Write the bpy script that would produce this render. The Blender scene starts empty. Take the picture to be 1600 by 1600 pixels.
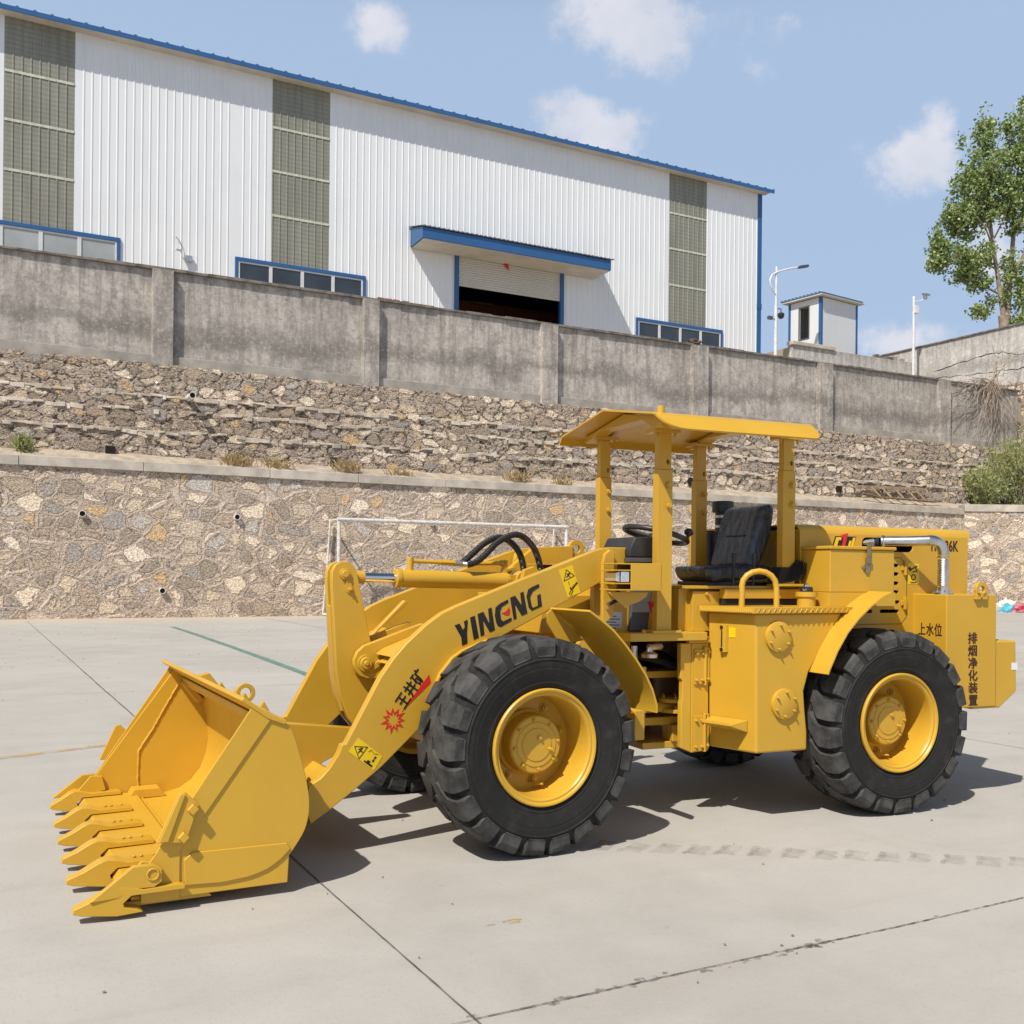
import bpy, bmesh, math, random
from mathutils import Vector, Matrix, noise
from mathutils.geometry import tessellate_polygon

random.seed(7)
C = bpy.context.scene
col = C.collection

# ------------------------------------------------------------------ camera
cam = bpy.data.cameras.new('camera')
cam_ob = bpy.data.objects.new('camera', cam)
col.objects.link(cam_ob)
cam.sensor_width = 36.0
cam.lens = 36.0
cam.shift_y = 94 / 1600
cam.clip_end = 3000
cam_ob.matrix_world = Matrix.Translation((0, 0, 1.385)) @ Matrix.Rotation(math.pi / 2, 4, 'X') @ Matrix.Rotation(0.01, 4, 'Z')
C.camera = cam_ob

# ------------------------------------------------------------------ sun and sky
SUN_TO = Vector((-0.40, -0.68, 1.0)).normalized()
sun = bpy.data.lights.new('sun', 'SUN')
sun.energy = 5.0
sun.angle = math.radians(0.6)
sun.color = (1.0, 0.94, 0.85)
sun_ob = bpy.data.objects.new('sun', sun)
col.objects.link(sun_ob)
sun_ob.rotation_euler = SUN_TO.to_track_quat('Z', 'Y').to_euler()
sun_ob.location = (0, 0, 60)

world = bpy.data.worlds.new('World')
C.world = world
world.use_nodes = True
wt = world.node_tree
wt.nodes.clear()
def wn(t, **kw):
    n = wt.nodes.new(t)
    for k, v in kw.items():
        setattr(n, k, v)
    return n
w_out = wn('ShaderNodeOutputWorld')
w_bg = wn('ShaderNodeBackground')
w_bg.inputs['Strength'].default_value = 0.065
sky = wn('ShaderNodeTexSky')
sky.sky_type = 'NISHITA'
sky.sun_disc = False
sky.sun_elevation = math.asin(SUN_TO.z)
sky.sun_rotation = math.atan2(SUN_TO.x, SUN_TO.y)
sky.air_density = 1.0
sky.dust_density = 1.5
sky.ozone_density = 1.6
w_tc = wn('ShaderNodeTexCoord')
# soft cumulus clouds at fixed directions of the sky dome
CLOUDS = [((-0.120, 0.876, 0.468), 0.034, 0.028, 1.0), ((0.085, 0.876, 0.476), 0.062, 0.036, 1.0), ((0.112, 0.878, 0.462), 0.060, 0.044, 1.1),
          ((0.045, 0.914, 0.403), 0.045, 0.036, 1.1), ((0.078, 0.914, 0.393), 0.052, 0.030, 1.1), ((0.340, 0.870, 0.358), 0.046, 0.036, 1.0), ((0.322, 0.874, 0.362), 0.034, 0.018, 0.8),
          ((0.350, 0.866, 0.374), 0.024, 0.026, 0.9), ((0.345, 0.916, 0.208), 0.07, 0.022, 0.7), ((0.415, 0.868, 0.28), 0.05, 0.035, 0.6), ((0.198, 0.880, 0.432), 0.025, 0.010, 0.15),
          ((-0.135, 0.866, 0.490), 0.030, 0.010, 0.5), ((0.215, 0.862, 0.462), 0.025, 0.012, 0.12), ((0.115, 0.905, 0.400), 0.02, 0.012, 0.5), ((0.5, 0.7, 0.5), 0.15, 0.07, 0.8), ((-0.7, 0.5, 0.4), 0.2, 0.08, 0.8)]
w_noise = wn('ShaderNodeTexNoise')
w_noise.inputs['Scale'].default_value = 26.0
w_noise.inputs['Detail'].default_value = 9.0
w_noise.inputs['Roughness'].default_value = 0.6
wt.links.new(w_tc.outputs['Generated'], w_noise.inputs['Vector'])
def wmath(op, a, b=None, clamp=False):
    n = wn('ShaderNodeMath', operation=op, use_clamp=clamp)
    for i, v in enumerate((a, b)):
        if v is None:
            continue
        if isinstance(v, (int, float)):
            n.inputs[i].default_value = v
        else:
            wt.links.new(v, n.inputs[i])
    return n.outputs[0]
total = None
for c, rx, rz, a in CLOUDS:
    sub = wn('ShaderNodeVectorMath', operation='SUBTRACT')
    wt.links.new(w_tc.outputs['Generated'], sub.inputs[0])
    sub.inputs[1].default_value = c
    sc = wn('ShaderNodeVectorMath', operation='MULTIPLY')
    wt.links.new(sub.outputs[0], sc.inputs[0])
    sc.inputs[1].default_value = (1 / rx, 1 / (rx + rz), 1 / rz)
    ln = wn('ShaderNodeVectorMath', operation='LENGTH')
    wt.links.new(sc.outputs[0], ln.inputs[0])
    m = wmath('SUBTRACT', 1.0, ln.outputs['Value'])
    m = wmath('MULTIPLY', m, a)
    total = m if total is None else wmath('MAXIMUM', total, m)
nz = wmath('MULTIPLY', wmath('SUBTRACT', w_noise.outputs['Fac'], 0.5), 2.3)
cl = wmath('ADD', total, nz)
cl = wmath('MULTIPLY', cl, 1.55)
mr = wn('ShaderNodeMapRange', interpolation_type='SMOOTHSTEP')
wt.links.new(cl, mr.inputs['Value'])
mr.inputs['From Min'].default_value = 0.0
mr.inputs['From Max'].default_value = 1.15
mr.inputs['To Max'].default_value = 0.80
gate = wn('ShaderNodeMapRange', interpolation_type='SMOOTHSTEP')
wt.links.new(total, gate.inputs['Value'])
gate.inputs['From Min'].default_value = -0.35
gate.inputs['From Max'].default_value = 0.25
fac = wmath('MULTIPLY', mr.outputs[0], gate.outputs[0])
# thin general haze whitening of the blue
hz = wn('ShaderNodeMix', data_type='RGBA')
w_sep = wn('ShaderNodeSeparateXYZ')
wt.links.new(w_tc.outputs['Generated'], w_sep.inputs[0])
w_el = wn('ShaderNodeMapRange', interpolation_type='SMOOTHSTEP')
wt.links.new(w_sep.outputs['Z'], w_el.inputs['Value'])
w_el.inputs['From Min'].default_value = 0.45
w_el.inputs['From Max'].default_value = 0.66
w_el.inputs['To Min'].default_value = 0.80
w_el.inputs['To Max'].default_value = 0.05
wt.links.new(w_el.outputs[0], hz.inputs['Factor'])
wt.links.new(sky.outputs['Color'], hz.inputs['A'])
hz.inputs['B'].default_value = (6.9, 9.1, 12.5, 1)
mx = wn('ShaderNodeMix', data_type='RGBA')
shade = wn('ShaderNodeMapRange')
w_n2 = wn('ShaderNodeTexNoise')
w_n2.inputs['Scale'].default_value = 11.0
w_n2.inputs['Detail'].default_value = 7.0
wt.links.new(w_tc.outputs['Generated'], w_n2.inputs['Vector'])
wt.links.new(w_n2.outputs['Fac'], shade.inputs['Value'])
shade.inputs['From Min'].default_value = 0.35
shade.inputs['From Max'].default_value = 0.65
cc_ = wn('ShaderNodeMix', data_type='RGBA')
wt.links.new(shade.outputs[0], cc_.inputs['Factor'])
cc_.inputs['A'].default_value = (9.6, 9.9, 11.2, 1)
cc_.inputs['B'].default_value = (12.6, 12.3, 12.8, 1)
wt.links.new(cc_.outputs['Result'], mx.inputs['B'])
wt.links.new(fac, mx.inputs['Factor'])
wt.links.new(hz.outputs['Result'], mx.inputs['A'])
wt.links.new(mx.outputs['Result'], w_bg.inputs['Color'])
wt.links.new(w_bg.outputs[0], w_out.inputs[0])

C.view_settings.view_transform = 'Standard'
C.view_settings.look = 'None'
C.view_settings.exposure = 0.10
C.view_settings.gamma = 1.0
C.render.film_transparent = False

# ------------------------------------------------------------------ frames
class Frame:
    def __init__(s, o, yaw):
        s.o = Vector((o[0], o[1], 0))
        s.yaw = math.radians(yaw)
        s.u = Vector((math.cos(s.yaw), math.sin(s.yaw), 0))
        s.n = Vector((-math.sin(s.yaw), math.cos(s.yaw), 0))
    def w(s, x, y, z):
        return s.o + s.u * x + s.n * y + Vector((0, 0, z))
W = Frame((-13.5, 27.0), 28.07)      # the yard's walls: x along the wall, y into the hill
FF = Frame((0.180, 4.96), 28.0)      # front half of the loader
RF = Frame((2.262, 5.915), 23.3)     # rear half of the loader

# ------------------------------------------------------------------ materials
def new_mat(name):
    m = bpy.data.materials.new(name)
    m.use_nodes = True
    nt = m.node_tree
    b = nt.nodes['Principled BSDF']
    return m, nt, b
def N(nt, t, **kw):
    n = nt.nodes.new(t)
    for k, v in kw.items():
        setattr(n, k, v)
    return n
def lk(nt, a, b):
    nt.links.new(a, b)
def mixc(nt, f, a, b, blend='MIX'):
    n = N(nt, 'ShaderNodeMix', data_type='RGBA', blend_type=blend)
    for k, v in (('Factor', f), ('A', a), ('B', b)):
        if isinstance(v, (int, float)):
            n.inputs[k].default_value = v
        elif isinstance(v, tuple):
            n.inputs[k].default_value = v if len(v) == 4 else (*v, 1)
        else:
            lk(nt, v, n.inputs[k])
    return n.outputs['Result']
def mth(nt, op, a, b=0.0, clamp=False):
    n = N(nt, 'ShaderNodeMath', operation=op, use_clamp=clamp)
    for i, v in enumerate((a, b)):
        if isinstance(v, (int, float)):
            n.inputs[i].default_value = v
        else:
            lk(nt, v, n.inputs[i])
    return n.outputs[0]
def rng(nt, v, a, b, c=0.0, d=1.0, smooth=True):
    n = N(nt, 'ShaderNodeMapRange', interpolation_type='SMOOTHSTEP' if smooth else 'LINEAR')
    lk(nt, v, n.inputs['Value'])
    for k, x in (('From Min', a), ('From Max', b), ('To Min', c), ('To Max', d)):
        n.inputs[k].default_value = x
    return n.outputs[0]
def coords(nt, scale=(1, 1, 1), loc=(0, 0, 0), space='Object'):
    tc = N(nt, 'ShaderNodeTexCoord')
    mp = N(nt, 'ShaderNodeMapping')
    lk(nt, tc.outputs[space], mp.inputs['Vector'])
    mp.inputs['Scale'].default_value = scale
    mp.inputs['Location'].default_value = loc
    return mp.outputs[0]
def noi(nt, vec, scale, detail=6, rough=0.55, dist=0.0):
    n = N(nt, 'ShaderNodeTexNoise')
    lk(nt, vec, n.inputs['Vector'])
    n.inputs['Scale'].default_value = scale
    n.inputs['Detail'].default_value = detail
    n.inputs['Roughness'].default_value = rough
    n.inputs['Distortion'].default_value = dist
    return n
def bump(nt, b, h, strength=0.3, dist=0.02):
    n = N(nt, 'ShaderNodeBump')
    n.inputs['Strength'].default_value = strength
    n.inputs['Distance'].default_value = dist
    lk(nt, h, n.inputs['Height'])
    lk(nt, n.outputs[0], b.inputs['Normal'])
    return n

def simple(name, colr, rough=0.6, metal=0.0, var=0.12, nscale=6.0, coat=0.0, bmp=0.0, bscale=60.0, spec=None, dust=None):
    m, nt, b = new_mat(name)
    v = coords(nt)
    n = noi(nt, v, nscale, 5)
    c0 = tuple(x * (1 - var) for x in colr)
    c1 = tuple(min(1, x * (1 + var)) for x in colr)
    f = rng(nt, n.outputs['Fac'], 0.3, 0.7)
    cc = mixc(nt, f, c0, c1)
    if dust:
        n2 = noi(nt, v, nscale * 1.7, 8, 0.65)
        cc = mixc(nt, rng(nt, n2.outputs['Fac'], 0.42, 0.75, 0, dust[3]), cc, dust[:3])
    lk(nt, cc, b.inputs['Base Color'])
    b.inputs['Roughness'].default_value = rough
    b.inputs['Metallic'].default_value = metal
    if spec is not None:
        b.inputs['Specular IOR Level'].default_value = spec
    if coat:
        b.inputs['Coat Weight'].default_value = coat
        b.inputs['Coat Roughness'].default_value = 0.12
    if bmp:
        n3 = noi(nt, v, bscale, 4)
        bump(nt, b, n3.outputs['Fac'], bmp, 0.01)
    return m

def yellow_paint():
    m, nt, b = new_mat('yellow_enamel')
    v = coords(nt)
    big = noi(nt, v, 1.7, 4)
    fine = noi(nt, v, 38, 4)
    dirt = noi(nt, v, 6.5, 9, 0.68)
    c = mixc(nt, rng(nt, big.outputs['Fac'], 0.3, 0.7), (0.53, 0.305, 0.028), (0.575, 0.335, 0.032))
    c = mixc(nt, rng(nt, dirt.outputs['Fac'], 0.52, 0.8, 0, 0.22), c, (0.42, 0.28, 0.075))
    sp = noi(nt, v, 95, 2, 0.5)
    c = mixc(nt, rng(nt, sp.outputs['Fac'], 0.70, 0.76, 0, 0.35), c, (0.36, 0.20, 0.02))
    lk(nt, c, b.inputs['Base Color'])
    lk(nt, rng(nt, dirt.outputs['Fac'], 0.3, 0.75, 0.30, 0.48), b.inputs['Roughness'])
    b.inputs['Specular IOR Level'].default_value = 0.45
    h = mth(nt, 'ADD', mth(nt, 'MULTIPLY', fine.outputs['Fac'], 0.25), big.outputs['Fac'])
    bump(nt, b, h, 0.16, 0.012)
    return m
YEL = yellow_paint()

def rubber(tread):
    m, nt, b = new_mat('tyre_rubber_tread' if tread else 'tyre_rubber')
    v = coords(nt)
    n = noi(nt, v, 9, 8, 0.65)
    base = (0.022, 0.0215, 0.021) if tread else (0.016, 0.0155, 0.015)
    dust = (0.095, 0.091, 0.085) if tread else (0.058, 0.051, 0.041)
    lo, hi = (0.30, 0.68) if tread else (0.45, 0.8)
    c = mixc(nt, rng(nt, n.outputs['Fac'], lo, hi, 0, 0.75 if tread else 0.55), base, dust)
    lk(nt, c, b.inputs['Base Color'])
    b.inputs['Roughness'].default_value = 0.72
    b.inputs['Specular IOR Level'].default_value = 0.28
    n2 = noi(nt, v, 120, 4)
    bump(nt, b, mth(nt, 'ADD', n2.outputs['Fac'], n.outputs['Fac']), 0.25, 0.006)
    return m
RUB = rubber(False)
TREAD = rubber(True)

BLACK = simple('black_plastic', (0.018, 0.018, 0.019), 0.42, var=0.2, dust=(0.10, 0.09, 0.08, 0.25))
BLACKM = simple('black_matt', (0.012, 0.012, 0.012), 0.8, var=0.2)
DECAL_BLACK = simple('black_vinyl', (0.012, 0.011, 0.011), 0.4, var=0.1)
DECAL_BROWN = simple('dark_stencil_paint', (0.045, 0.012, 0.008), 0.5, var=0.2)
DECAL_RED = simple('red_vinyl', (0.62, 0.018, 0.02), 0.4, var=0.08)
DECAL_YEL = simple('label_yellow', (0.78, 0.52, 0.005), 0.35, var=0.05)
RED = simple('red_paint', (0.55, 0.02, 0.03), 0.35, var=0.1)
CHROME = simple('chrome', (0.72, 0.72, 0.74), 0.12, 1.0, var=0.05, bmp=0.05)
STEEL = simple('stainless_pipe', (0.62, 0.60, 0.57), 0.30, 1.0, var=0.15, nscale=14, bmp=0.06, bscale=40)
ZINC = simple('zinc_fitting', (0.55, 0.53, 0.50), 0.4, 1.0, var=0.15)
PLATE = simple('data_plate_metal', (0.42, 0.42, 0.43), 0.4, 0.8, var=0.1)
GREY_CABLE = simple('dark_grey_sheet', (0.075, 0.075, 0.078), 0.6, var=0.15)
WHITE_STICKER = simple('white_sticker', (0.75, 0.75, 0.76), 0.5, var=0.04)
LENS = simple('lamp_lens', (0.70, 0.72, 0.74), 0.10, 0.75, var=0.1, nscale=60)

def hose_mat():
    m, nt, b = new_mat('spiral_hose_wrap')
    v = coords(nt)
    wv = N(nt, 'ShaderNodeTexWave', wave_type='BANDS', bands_direction='DIAGONAL')
    lk(nt, v, wv.inputs['Vector'])
    wv.inputs['Scale'].default_value = 22
    wv.inputs['Distortion'].default_value = 0.6
    c = mixc(nt, wv.outputs['Fac'], (0.012, 0.012, 0.012), (0.035, 0.034, 0.033))
    lk(nt, c, b.inputs['Base Color'])
    b.inputs['Roughness'].default_value = 0.38
    bump(nt, b, wv.outputs['Fac'], 0.7, 0.01)
    return m
HOSE = hose_mat()

def seat_film():
    m, nt, b = new_mat('seat_in_plastic_film')
    v = coords(nt, (1, 1, 0.35))
    n = noi(nt, v, 17, 7, 0.6, 1.2)
    c = mixc(nt, rng(nt, n.outputs['Fac'], 0.35, 0.75), (0.020, 0.023, 0.028), (0.062, 0.075, 0.095))
    lk(nt, c, b.inputs['Base Color'])
    b.inputs['Roughness'].default_value = 0.24
    b.inputs['Specular IOR Level'].default_value = 0.6
    bump(nt, b, n.outputs['Fac'], 0.7, 0.02)
    return m
SEAT = seat_film()

def concrete_ground():
    m, nt, b = new_mat('yard_concrete')
    v = coords(nt)
    big = noi(nt, v, 0.22, 6, 0.6)
    mid = noi(nt, v, 1.6, 8, 0.65, 0.4)
    fine = noi(nt, v, 45, 6, 0.7)
    streak = noi(nt, coords(nt, (0.25, 3.0, 1)), 1.3, 7, 0.65)
    c = mixc(nt, rng(nt, big.outputs['Fac'], 0.3, 0.7), (0.352, 0.334, 0.303), (0.418, 0.399, 0.366))
    c = mixc(nt, rng(nt, mid.outputs['Fac'], 0.35, 0.8, 0, 0.6), c, (0.455, 0.434, 0.398))
    c = mixc(nt, rng(nt, mid.outputs['Fac'], 0.48, 0.25, 0, 0.55), c, (0.335, 0.316, 0.284))
    c = mixc(nt, rng(nt, streak.outputs['Fac'], 0.5, 0.75, 0, 0.45), c, (0.36, 0.325, 0.28))
    c = mixc(nt, rng(nt, fine.outputs['Fac'], 0.52, 0.75, 0, 0.5), c, (0.30, 0.272, 0.235))
    spots = noi(nt, v, 9, 3, 0.5)
    c = mixc(nt, rng(nt, spots.outputs['Fac'], 0.70, 0.78, 0, 0.3), c, (0.24, 0.21, 0.18))
    grit = noi(nt, v, 160, 3, 0.6)
    c = mixc(nt, rng(nt, grit.outputs['Fac'], 0.62, 0.72, 0, 0.55), c, (0.25, 0.225, 0.195))
    c = mixc(nt, rng(nt, grit.outputs['Fac'], 0.36, 0.28, 0, 0.45), c, (0.60, 0.57, 0.52))
    patch = N(nt, 'ShaderNodeTexVoronoi', feature='F1')
    lk(nt, coords(nt, (0.45, 0.7, 1)), patch.inputs['Vector'])
    patch.inputs['Scale'].default_value = 0.5
    psep = N(nt, 'ShaderNodeSeparateColor')
    lk(nt, patch.outputs['Color'], psep.inputs[0])
    edge_n = noi(nt, v, 0.8, 5)
    c = mixc(nt, mth(nt, 'MULTIPLY', rng(nt, psep.outputs['Red'], 0.5, 0.9, 0, 0.35), rng(nt, edge_n.outputs['Fac'], 0.4, 0.6)), c, (0.37, 0.345, 0.305))
    # sandy dust collected along the foot of the wall (object y runs into the wall at 0)
    sep = N(nt, 'ShaderNodeSeparateXYZ')
    lk(nt, v, sep.inputs[0])
    yy = mth(nt, 'ADD', sep.outputs['Y'], mth(nt, 'MULTIPLY', mid.outputs['Fac'], 1.6))
    c = mixc(nt, rng(nt, yy, -2.2, 0.6, 0, 0.75), c, (0.47, 0.385, 0.28))
    lk(nt, c, b.inputs['Base Color'])
    b.inputs['Roughness'].default_value = 0.85
    b.inputs['Specular IOR Level'].default_value = 0.3
    h = mth(nt, 'ADD', mth(nt, 'MULTIPLY', fine.outputs['Fac'], 0.4), mid.outputs['Fac'])
    bump(nt, b, h, 0.25, 0.015)
    return m

def stone_mat(name, cell, bead, stretch=1.0, dark=1.0, jumble=0.35):
    """Rubble masonry: irregular stones, mortar between them and (bead) raised pointing lines."""
    m, nt, b = new_mat(name)
    v0 = coords(nt, (1.0 / cell, 0.35 / cell, stretch / cell))
    warp = noi(nt, v0, 0.9, 4, 0.6)
    wv = N(nt, 'ShaderNodeVectorMath', operation='MULTIPLY_ADD')
    lk(nt, warp.outputs['Color'], wv.inputs[0])
    wv.inputs[1].default_value = (jumble * 2, 0.0, jumble * 2)
    lk(nt, v0, wv.inputs[2])
    fl = N(nt, 'ShaderNodeVectorMath', operation='MULTIPLY')
    lk(nt, wv.outputs[0], fl.inputs[0])
    fl.inputs[1].default_value = (1, 0.0, 1)
    v = fl.outputs[0]
    ed = N(nt, 'ShaderNodeTexVoronoi', feature='DISTANCE_TO_EDGE')
    cellv = N(nt, 'ShaderNodeTexVoronoi', feature='F1')
    for t in (ed, cellv):
        lk(nt, v, t.inputs['Vector'])
        t.inputs['Scale'].default_value = 1.0
        t.inputs['Randomness'].default_value = 0.92
    rnd = N(nt, 'ShaderNodeSeparateColor')
    lk(nt, cellv.outputs['Color'], rnd.inputs[0])
    rag = noi(nt, v0, 3.2, 8, 0.7)
    fine = noi(nt, v0, 9.0, 8, 0.72)
    # colour of each stone
    ramp = N(nt, 'ShaderNodeValToRGB')
    ramp.color_ramp.interpolation = 'CONSTANT'
    els = [(0.0, (0.27, 0.225, 0.172)), (0.16, (0.34, 0.295, 0.232)), (0.30, (0.22, 0.19, 0.152)), (0.44, (0.38, 0.325, 0.245)), (0.57, (0.235, 0.218, 0.195)),
           (0.68, (0.46, 0.405, 0.315)), (0.80, (0.36, 0.27, 0.155)), (0.84, (0.47, 0.42, 0.34)), (0.93, (0.31, 0.292, 0.262))]
    while len(ramp.color_ramp.elements) < len(els):
        ramp.color_ramp.elements.new(0.5)
    for e, (p, cc) in zip(ramp.color_ramp.elements, els):
        e.position = p
        e.color = (*[x * dark for x in cc], 1)
    lk(nt, rnd.outputs['Red'], ramp.inputs[0])
    stone = mixc(nt, rng(nt, fine.outputs['Fac'], 0.35, 0.68), (0.50, 0.48, 0.46), (1.28, 1.27, 1.25))
    stone = mixc(nt, 1.0, ramp.outputs['Color'], stone, 'MULTIPLY')
    mortar = mixc(nt, rng(nt, fine.outputs['Fac'], 0.32, 0.66), (0.165 * dark, 0.135 * dark, 0.105 * dark), (0.325 * dark, 0.275 * dark, 0.22 * dark))
    # mortar smeared over the stones by a different amount for each stone
    edge = mth(nt, 'ADD', ed.outputs['Distance'], mth(nt, 'MULTIPLY', mth(nt, 'SUBTRACT', rag.outputs['Fac'], 0.5), 0.42))
    smear = mth(nt, 'MULTIPLY', rnd.outputs['Green'], 0.13)
    stone_f = rng(nt, mth(nt, 'SUBTRACT', edge, smear), 0.035, 0.085)
    c = mixc(nt, stone_f, mortar, stone)
    h = mth(nt, 'ADD', mth(nt, 'MULTIPLY', stone_f, 0.35), mth(nt, 'MULTIPLY', fine.outputs['Fac'], 0.85))
    h = mth(nt, 'ADD', h, mth(nt, 'MULTIPLY', rag.outputs['Fac'], 0.9))
    if bead:
        wob = mth(nt, 'MULTIPLY', mth(nt, 'SUBTRACT', fine.outputs['Fac'], 0.5), 0.02)
        line = rng(nt, mth(nt, 'ADD', ed.outputs['Distance'], wob), 0.022, 0.046, 1, 0)
        keep = rng(nt, noi(nt, v0, 0.7, 3).outputs['Fac'], 0.36, 0.46)
        line = mth(nt, 'MULTIPLY', line, keep)
        c = mixc(nt, mth(nt, 'MULTIPLY', line, 0.65), c, tuple(x * dark for x in (0.31, 0.265, 0.215)))
        h = mth(nt, 'ADD', h, mth(nt, 'MULTIPLY', line, 0.45))
    else:
        crev = rng(nt, mth(nt, 'ADD', ed.outputs['Distance'], mth(nt, 'MULTIPLY', mth(nt, 'SUBTRACT', fine.outputs['Fac'], 0.5), 0.22)), 0.0, 0.05, 1, 0)
        crev = mth(nt, 'MULTIPLY', crev, rng(nt, rag.outputs['Fac'], 0.42, 0.58))
        c = mixc(nt, mth(nt, 'MULTIPLY', crev, 0.85), c, (0.11, 0.09, 0.07))
        h = mth(nt, 'SUBTRACT', h, mth(nt, 'MULTIPLY', crev, 0.8))
    broad = noi(nt, v0, 0.12, 5, 0.6)
    c = mixc(nt, rng(nt, broad.outputs['Fac'], 0.35, 0.68, 0.0, 0.35), c, mixc(nt, 1.0, c, (0.80, 0.75, 0.68), 'MULTIPLY'))
    c = mixc(nt, 1.0, c, (1.0, 0.985, 1.02), 'MULTIPLY')
    lk(nt, c, b.inputs['Base Color'])
    b.inputs['Roughness'].default_value = 0.92
    b.inputs['Specular IOR Level'].default_value = 0.2
    bump(nt, b, h, 0.75, 0.06)
    dn = N(nt, 'ShaderNodeDisplacement')
    lk(nt, h, dn.inputs['Height'])
    dn.inputs['Midlevel'].default_value = 1.15
    dn.inputs['Scale'].default_value = 0.052 if bead else 0.070
    lk(nt, dn.outputs[0], nt.nodes['Material Output'].inputs['Displacement'])
    m.displacement_method = 'BOTH'
    return m

def plaster_mat(name, base, dark, light, seedz=0.0):
    m, nt, b = new_mat(name)
    v = coords(nt, (1, 1, 1), (seedz, 0, seedz))
    vs = coords(nt, (2.6, 2.6, 0.28), (seedz, 0, 0))
    big = noi(nt, v, 0.35, 7, 0.62, 0.5)
    st = noi(nt, vs, 1.5, 8, 0.68)
    mid = noi(nt, v, 2.6, 9, 0.7)
    fine = noi(nt, v, 24, 6, 0.7)
    c = mixc(nt, rng(nt, mid.outputs['Fac'], 0.35, 0.65), base, light)
    c = mixc(nt, rng(nt, st.outputs['Fac'], 0.44, 0.62, 0, 0.55), c, dark)
    c = mixc(nt, rng(nt, big.outputs['Fac'], 0.46, 0.64, 0, 0.38), c, tuple(x * 0.9 for x in dark))
    blot = noi(nt, v, 1.3, 10, 0.75, 0.8)
    c = mixc(nt, rng(nt, blot.outputs['Fac'], 0.50, 0.62, 0, 0.38), c, tuple(x * 0.8 for x in dark))
    c = mixc(nt, rng(nt, blot.outputs['Fac'], 0.44, 0.36, 0, 0.55), c, tuple(min(1, x * 1.12) for x in light))
    sep = N(nt, 'ShaderNodeSeparateXYZ')
    lk(nt, v, sep.inputs[0])
    # rain dirt hanging down from the coping and a tide line of damp across the panels
    zz = mth(nt, 'ADD', sep.outputs['Z'], mth(nt, 'MULTIPLY', mth(nt, 'SUBTRACT', st.outputs['Fac'], 0.5), 2.6))
    c = mixc(nt, rng(nt, zz, 2.1 + seedz, 3.3 + seedz, 0, 0.55), c, tuple(x * 0.62 for x in dark))
    tide = mth(nt, 'ADD', sep.outputs['Z'], mth(nt, 'MULTIPLY', mth(nt, 'SUBTRACT', big.outputs['Fac'], 0.5), 2.4))
    tide = mth(nt, 'ADD', tide, mth(nt, 'MULTIPLY', mth(nt, 'SUBTRACT', mid.outputs['Fac'], 0.5), 0.9))
    t1 = mth(nt, 'MULTIPLY', rng(nt, tide, 0.75 + seedz, 1.1 + seedz), rng(nt, tide, 1.8 + seedz, 1.15 + seedz))
    c = mixc(nt, mth(nt, 'MULTIPLY', t1, 0.55), c, tuple(x * 0.6 for x in dark))
    c = mixc(nt, rng(nt, fine.outputs['Fac'], 0.55, 0.8, 0, 0.35), c, tuple(x * 0.7 for x in dark))
    f2 = noi(nt, v, 8.0, 9, 0.78, 0.4)
    c = mixc(nt, rng(nt, f2.outputs['Fac'], 0.50, 0.64, 0, 0.55), c, tuple(x * 0.78 for x in dark))
    c = mixc(nt, rng(nt, f2.outputs['Fac'], 0.47, 0.36, 0, 0.5), c, tuple(min(1, x * 1.15) for x in light))
    lk(nt, c, b.inputs['Base Color'])
    b.inputs['Roughness'].default_value = 0.9
    b.inputs['Specular IOR Level'].default_value = 0.2
    bump(nt, b, mth(nt, 'ADD', mth(nt, 'MULTIPLY', fine.outputs['Fac'], 0.5), mid.outputs['Fac']), 0.35, 0.03)
    return m

GROUND = concrete_ground()
STONE = stone_mat('rubble_stone_with_raised_pointing', 0.54, True, 1.25, 2.35, 0.34)
STONE2 = stone_mat('rough_rubble_stone', 0.46, False, 1.7, 2.25, 0.5)
PLASTER = plaster_mat('weathered_cement_render', (0.405, 0.366, 0.325), (0.218, 0.195, 0.174), (0.53, 0.485, 0.435))
PLASTER2 = plaster_mat('pale_cement_render', (0.50, 0.48, 0.445), (0.32, 0.30, 0.28), (0.60, 0.575, 0.54), 0.0)
COPING = simple('coping_concrete', (0.47, 0.42, 0.355), 0.9, var=0.22, nscale=1.3, bmp=0.4, bscale=14, dust=(0.29, 0.25, 0.2, 0.5))
LIP = simple('mortar_ledge', (0.50, 0.44, 0.36), 0.95, var=0.35, nscale=2.2, bmp=0.6, bscale=12, dust=(0.33, 0.275, 0.215, 0.6))
COPING_DARK = simple('dark_coping', (0.16, 0.14, 0.12), 0.95, var=0.4, nscale=3, bmp=0.5, bscale=20)
PLINTH = simple('plinth_concrete', (0.34, 0.31, 0.27), 0.9, var=0.2, nscale=1.6, bmp=0.4, bscale=16, dust=(0.22, 0.19, 0.16, 0.5))
SAND = simple('sandy_soil', (0.38, 0.315, 0.24), 0.95, var=0.22, nscale=3, bmp=0.7, bscale=18, dust=(0.29, 0.24, 0.18, 0.6))
JOINT = simple('joint_filler', (0.125, 0.115, 0.10), 0.9, var=0.5, nscale=5)

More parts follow.
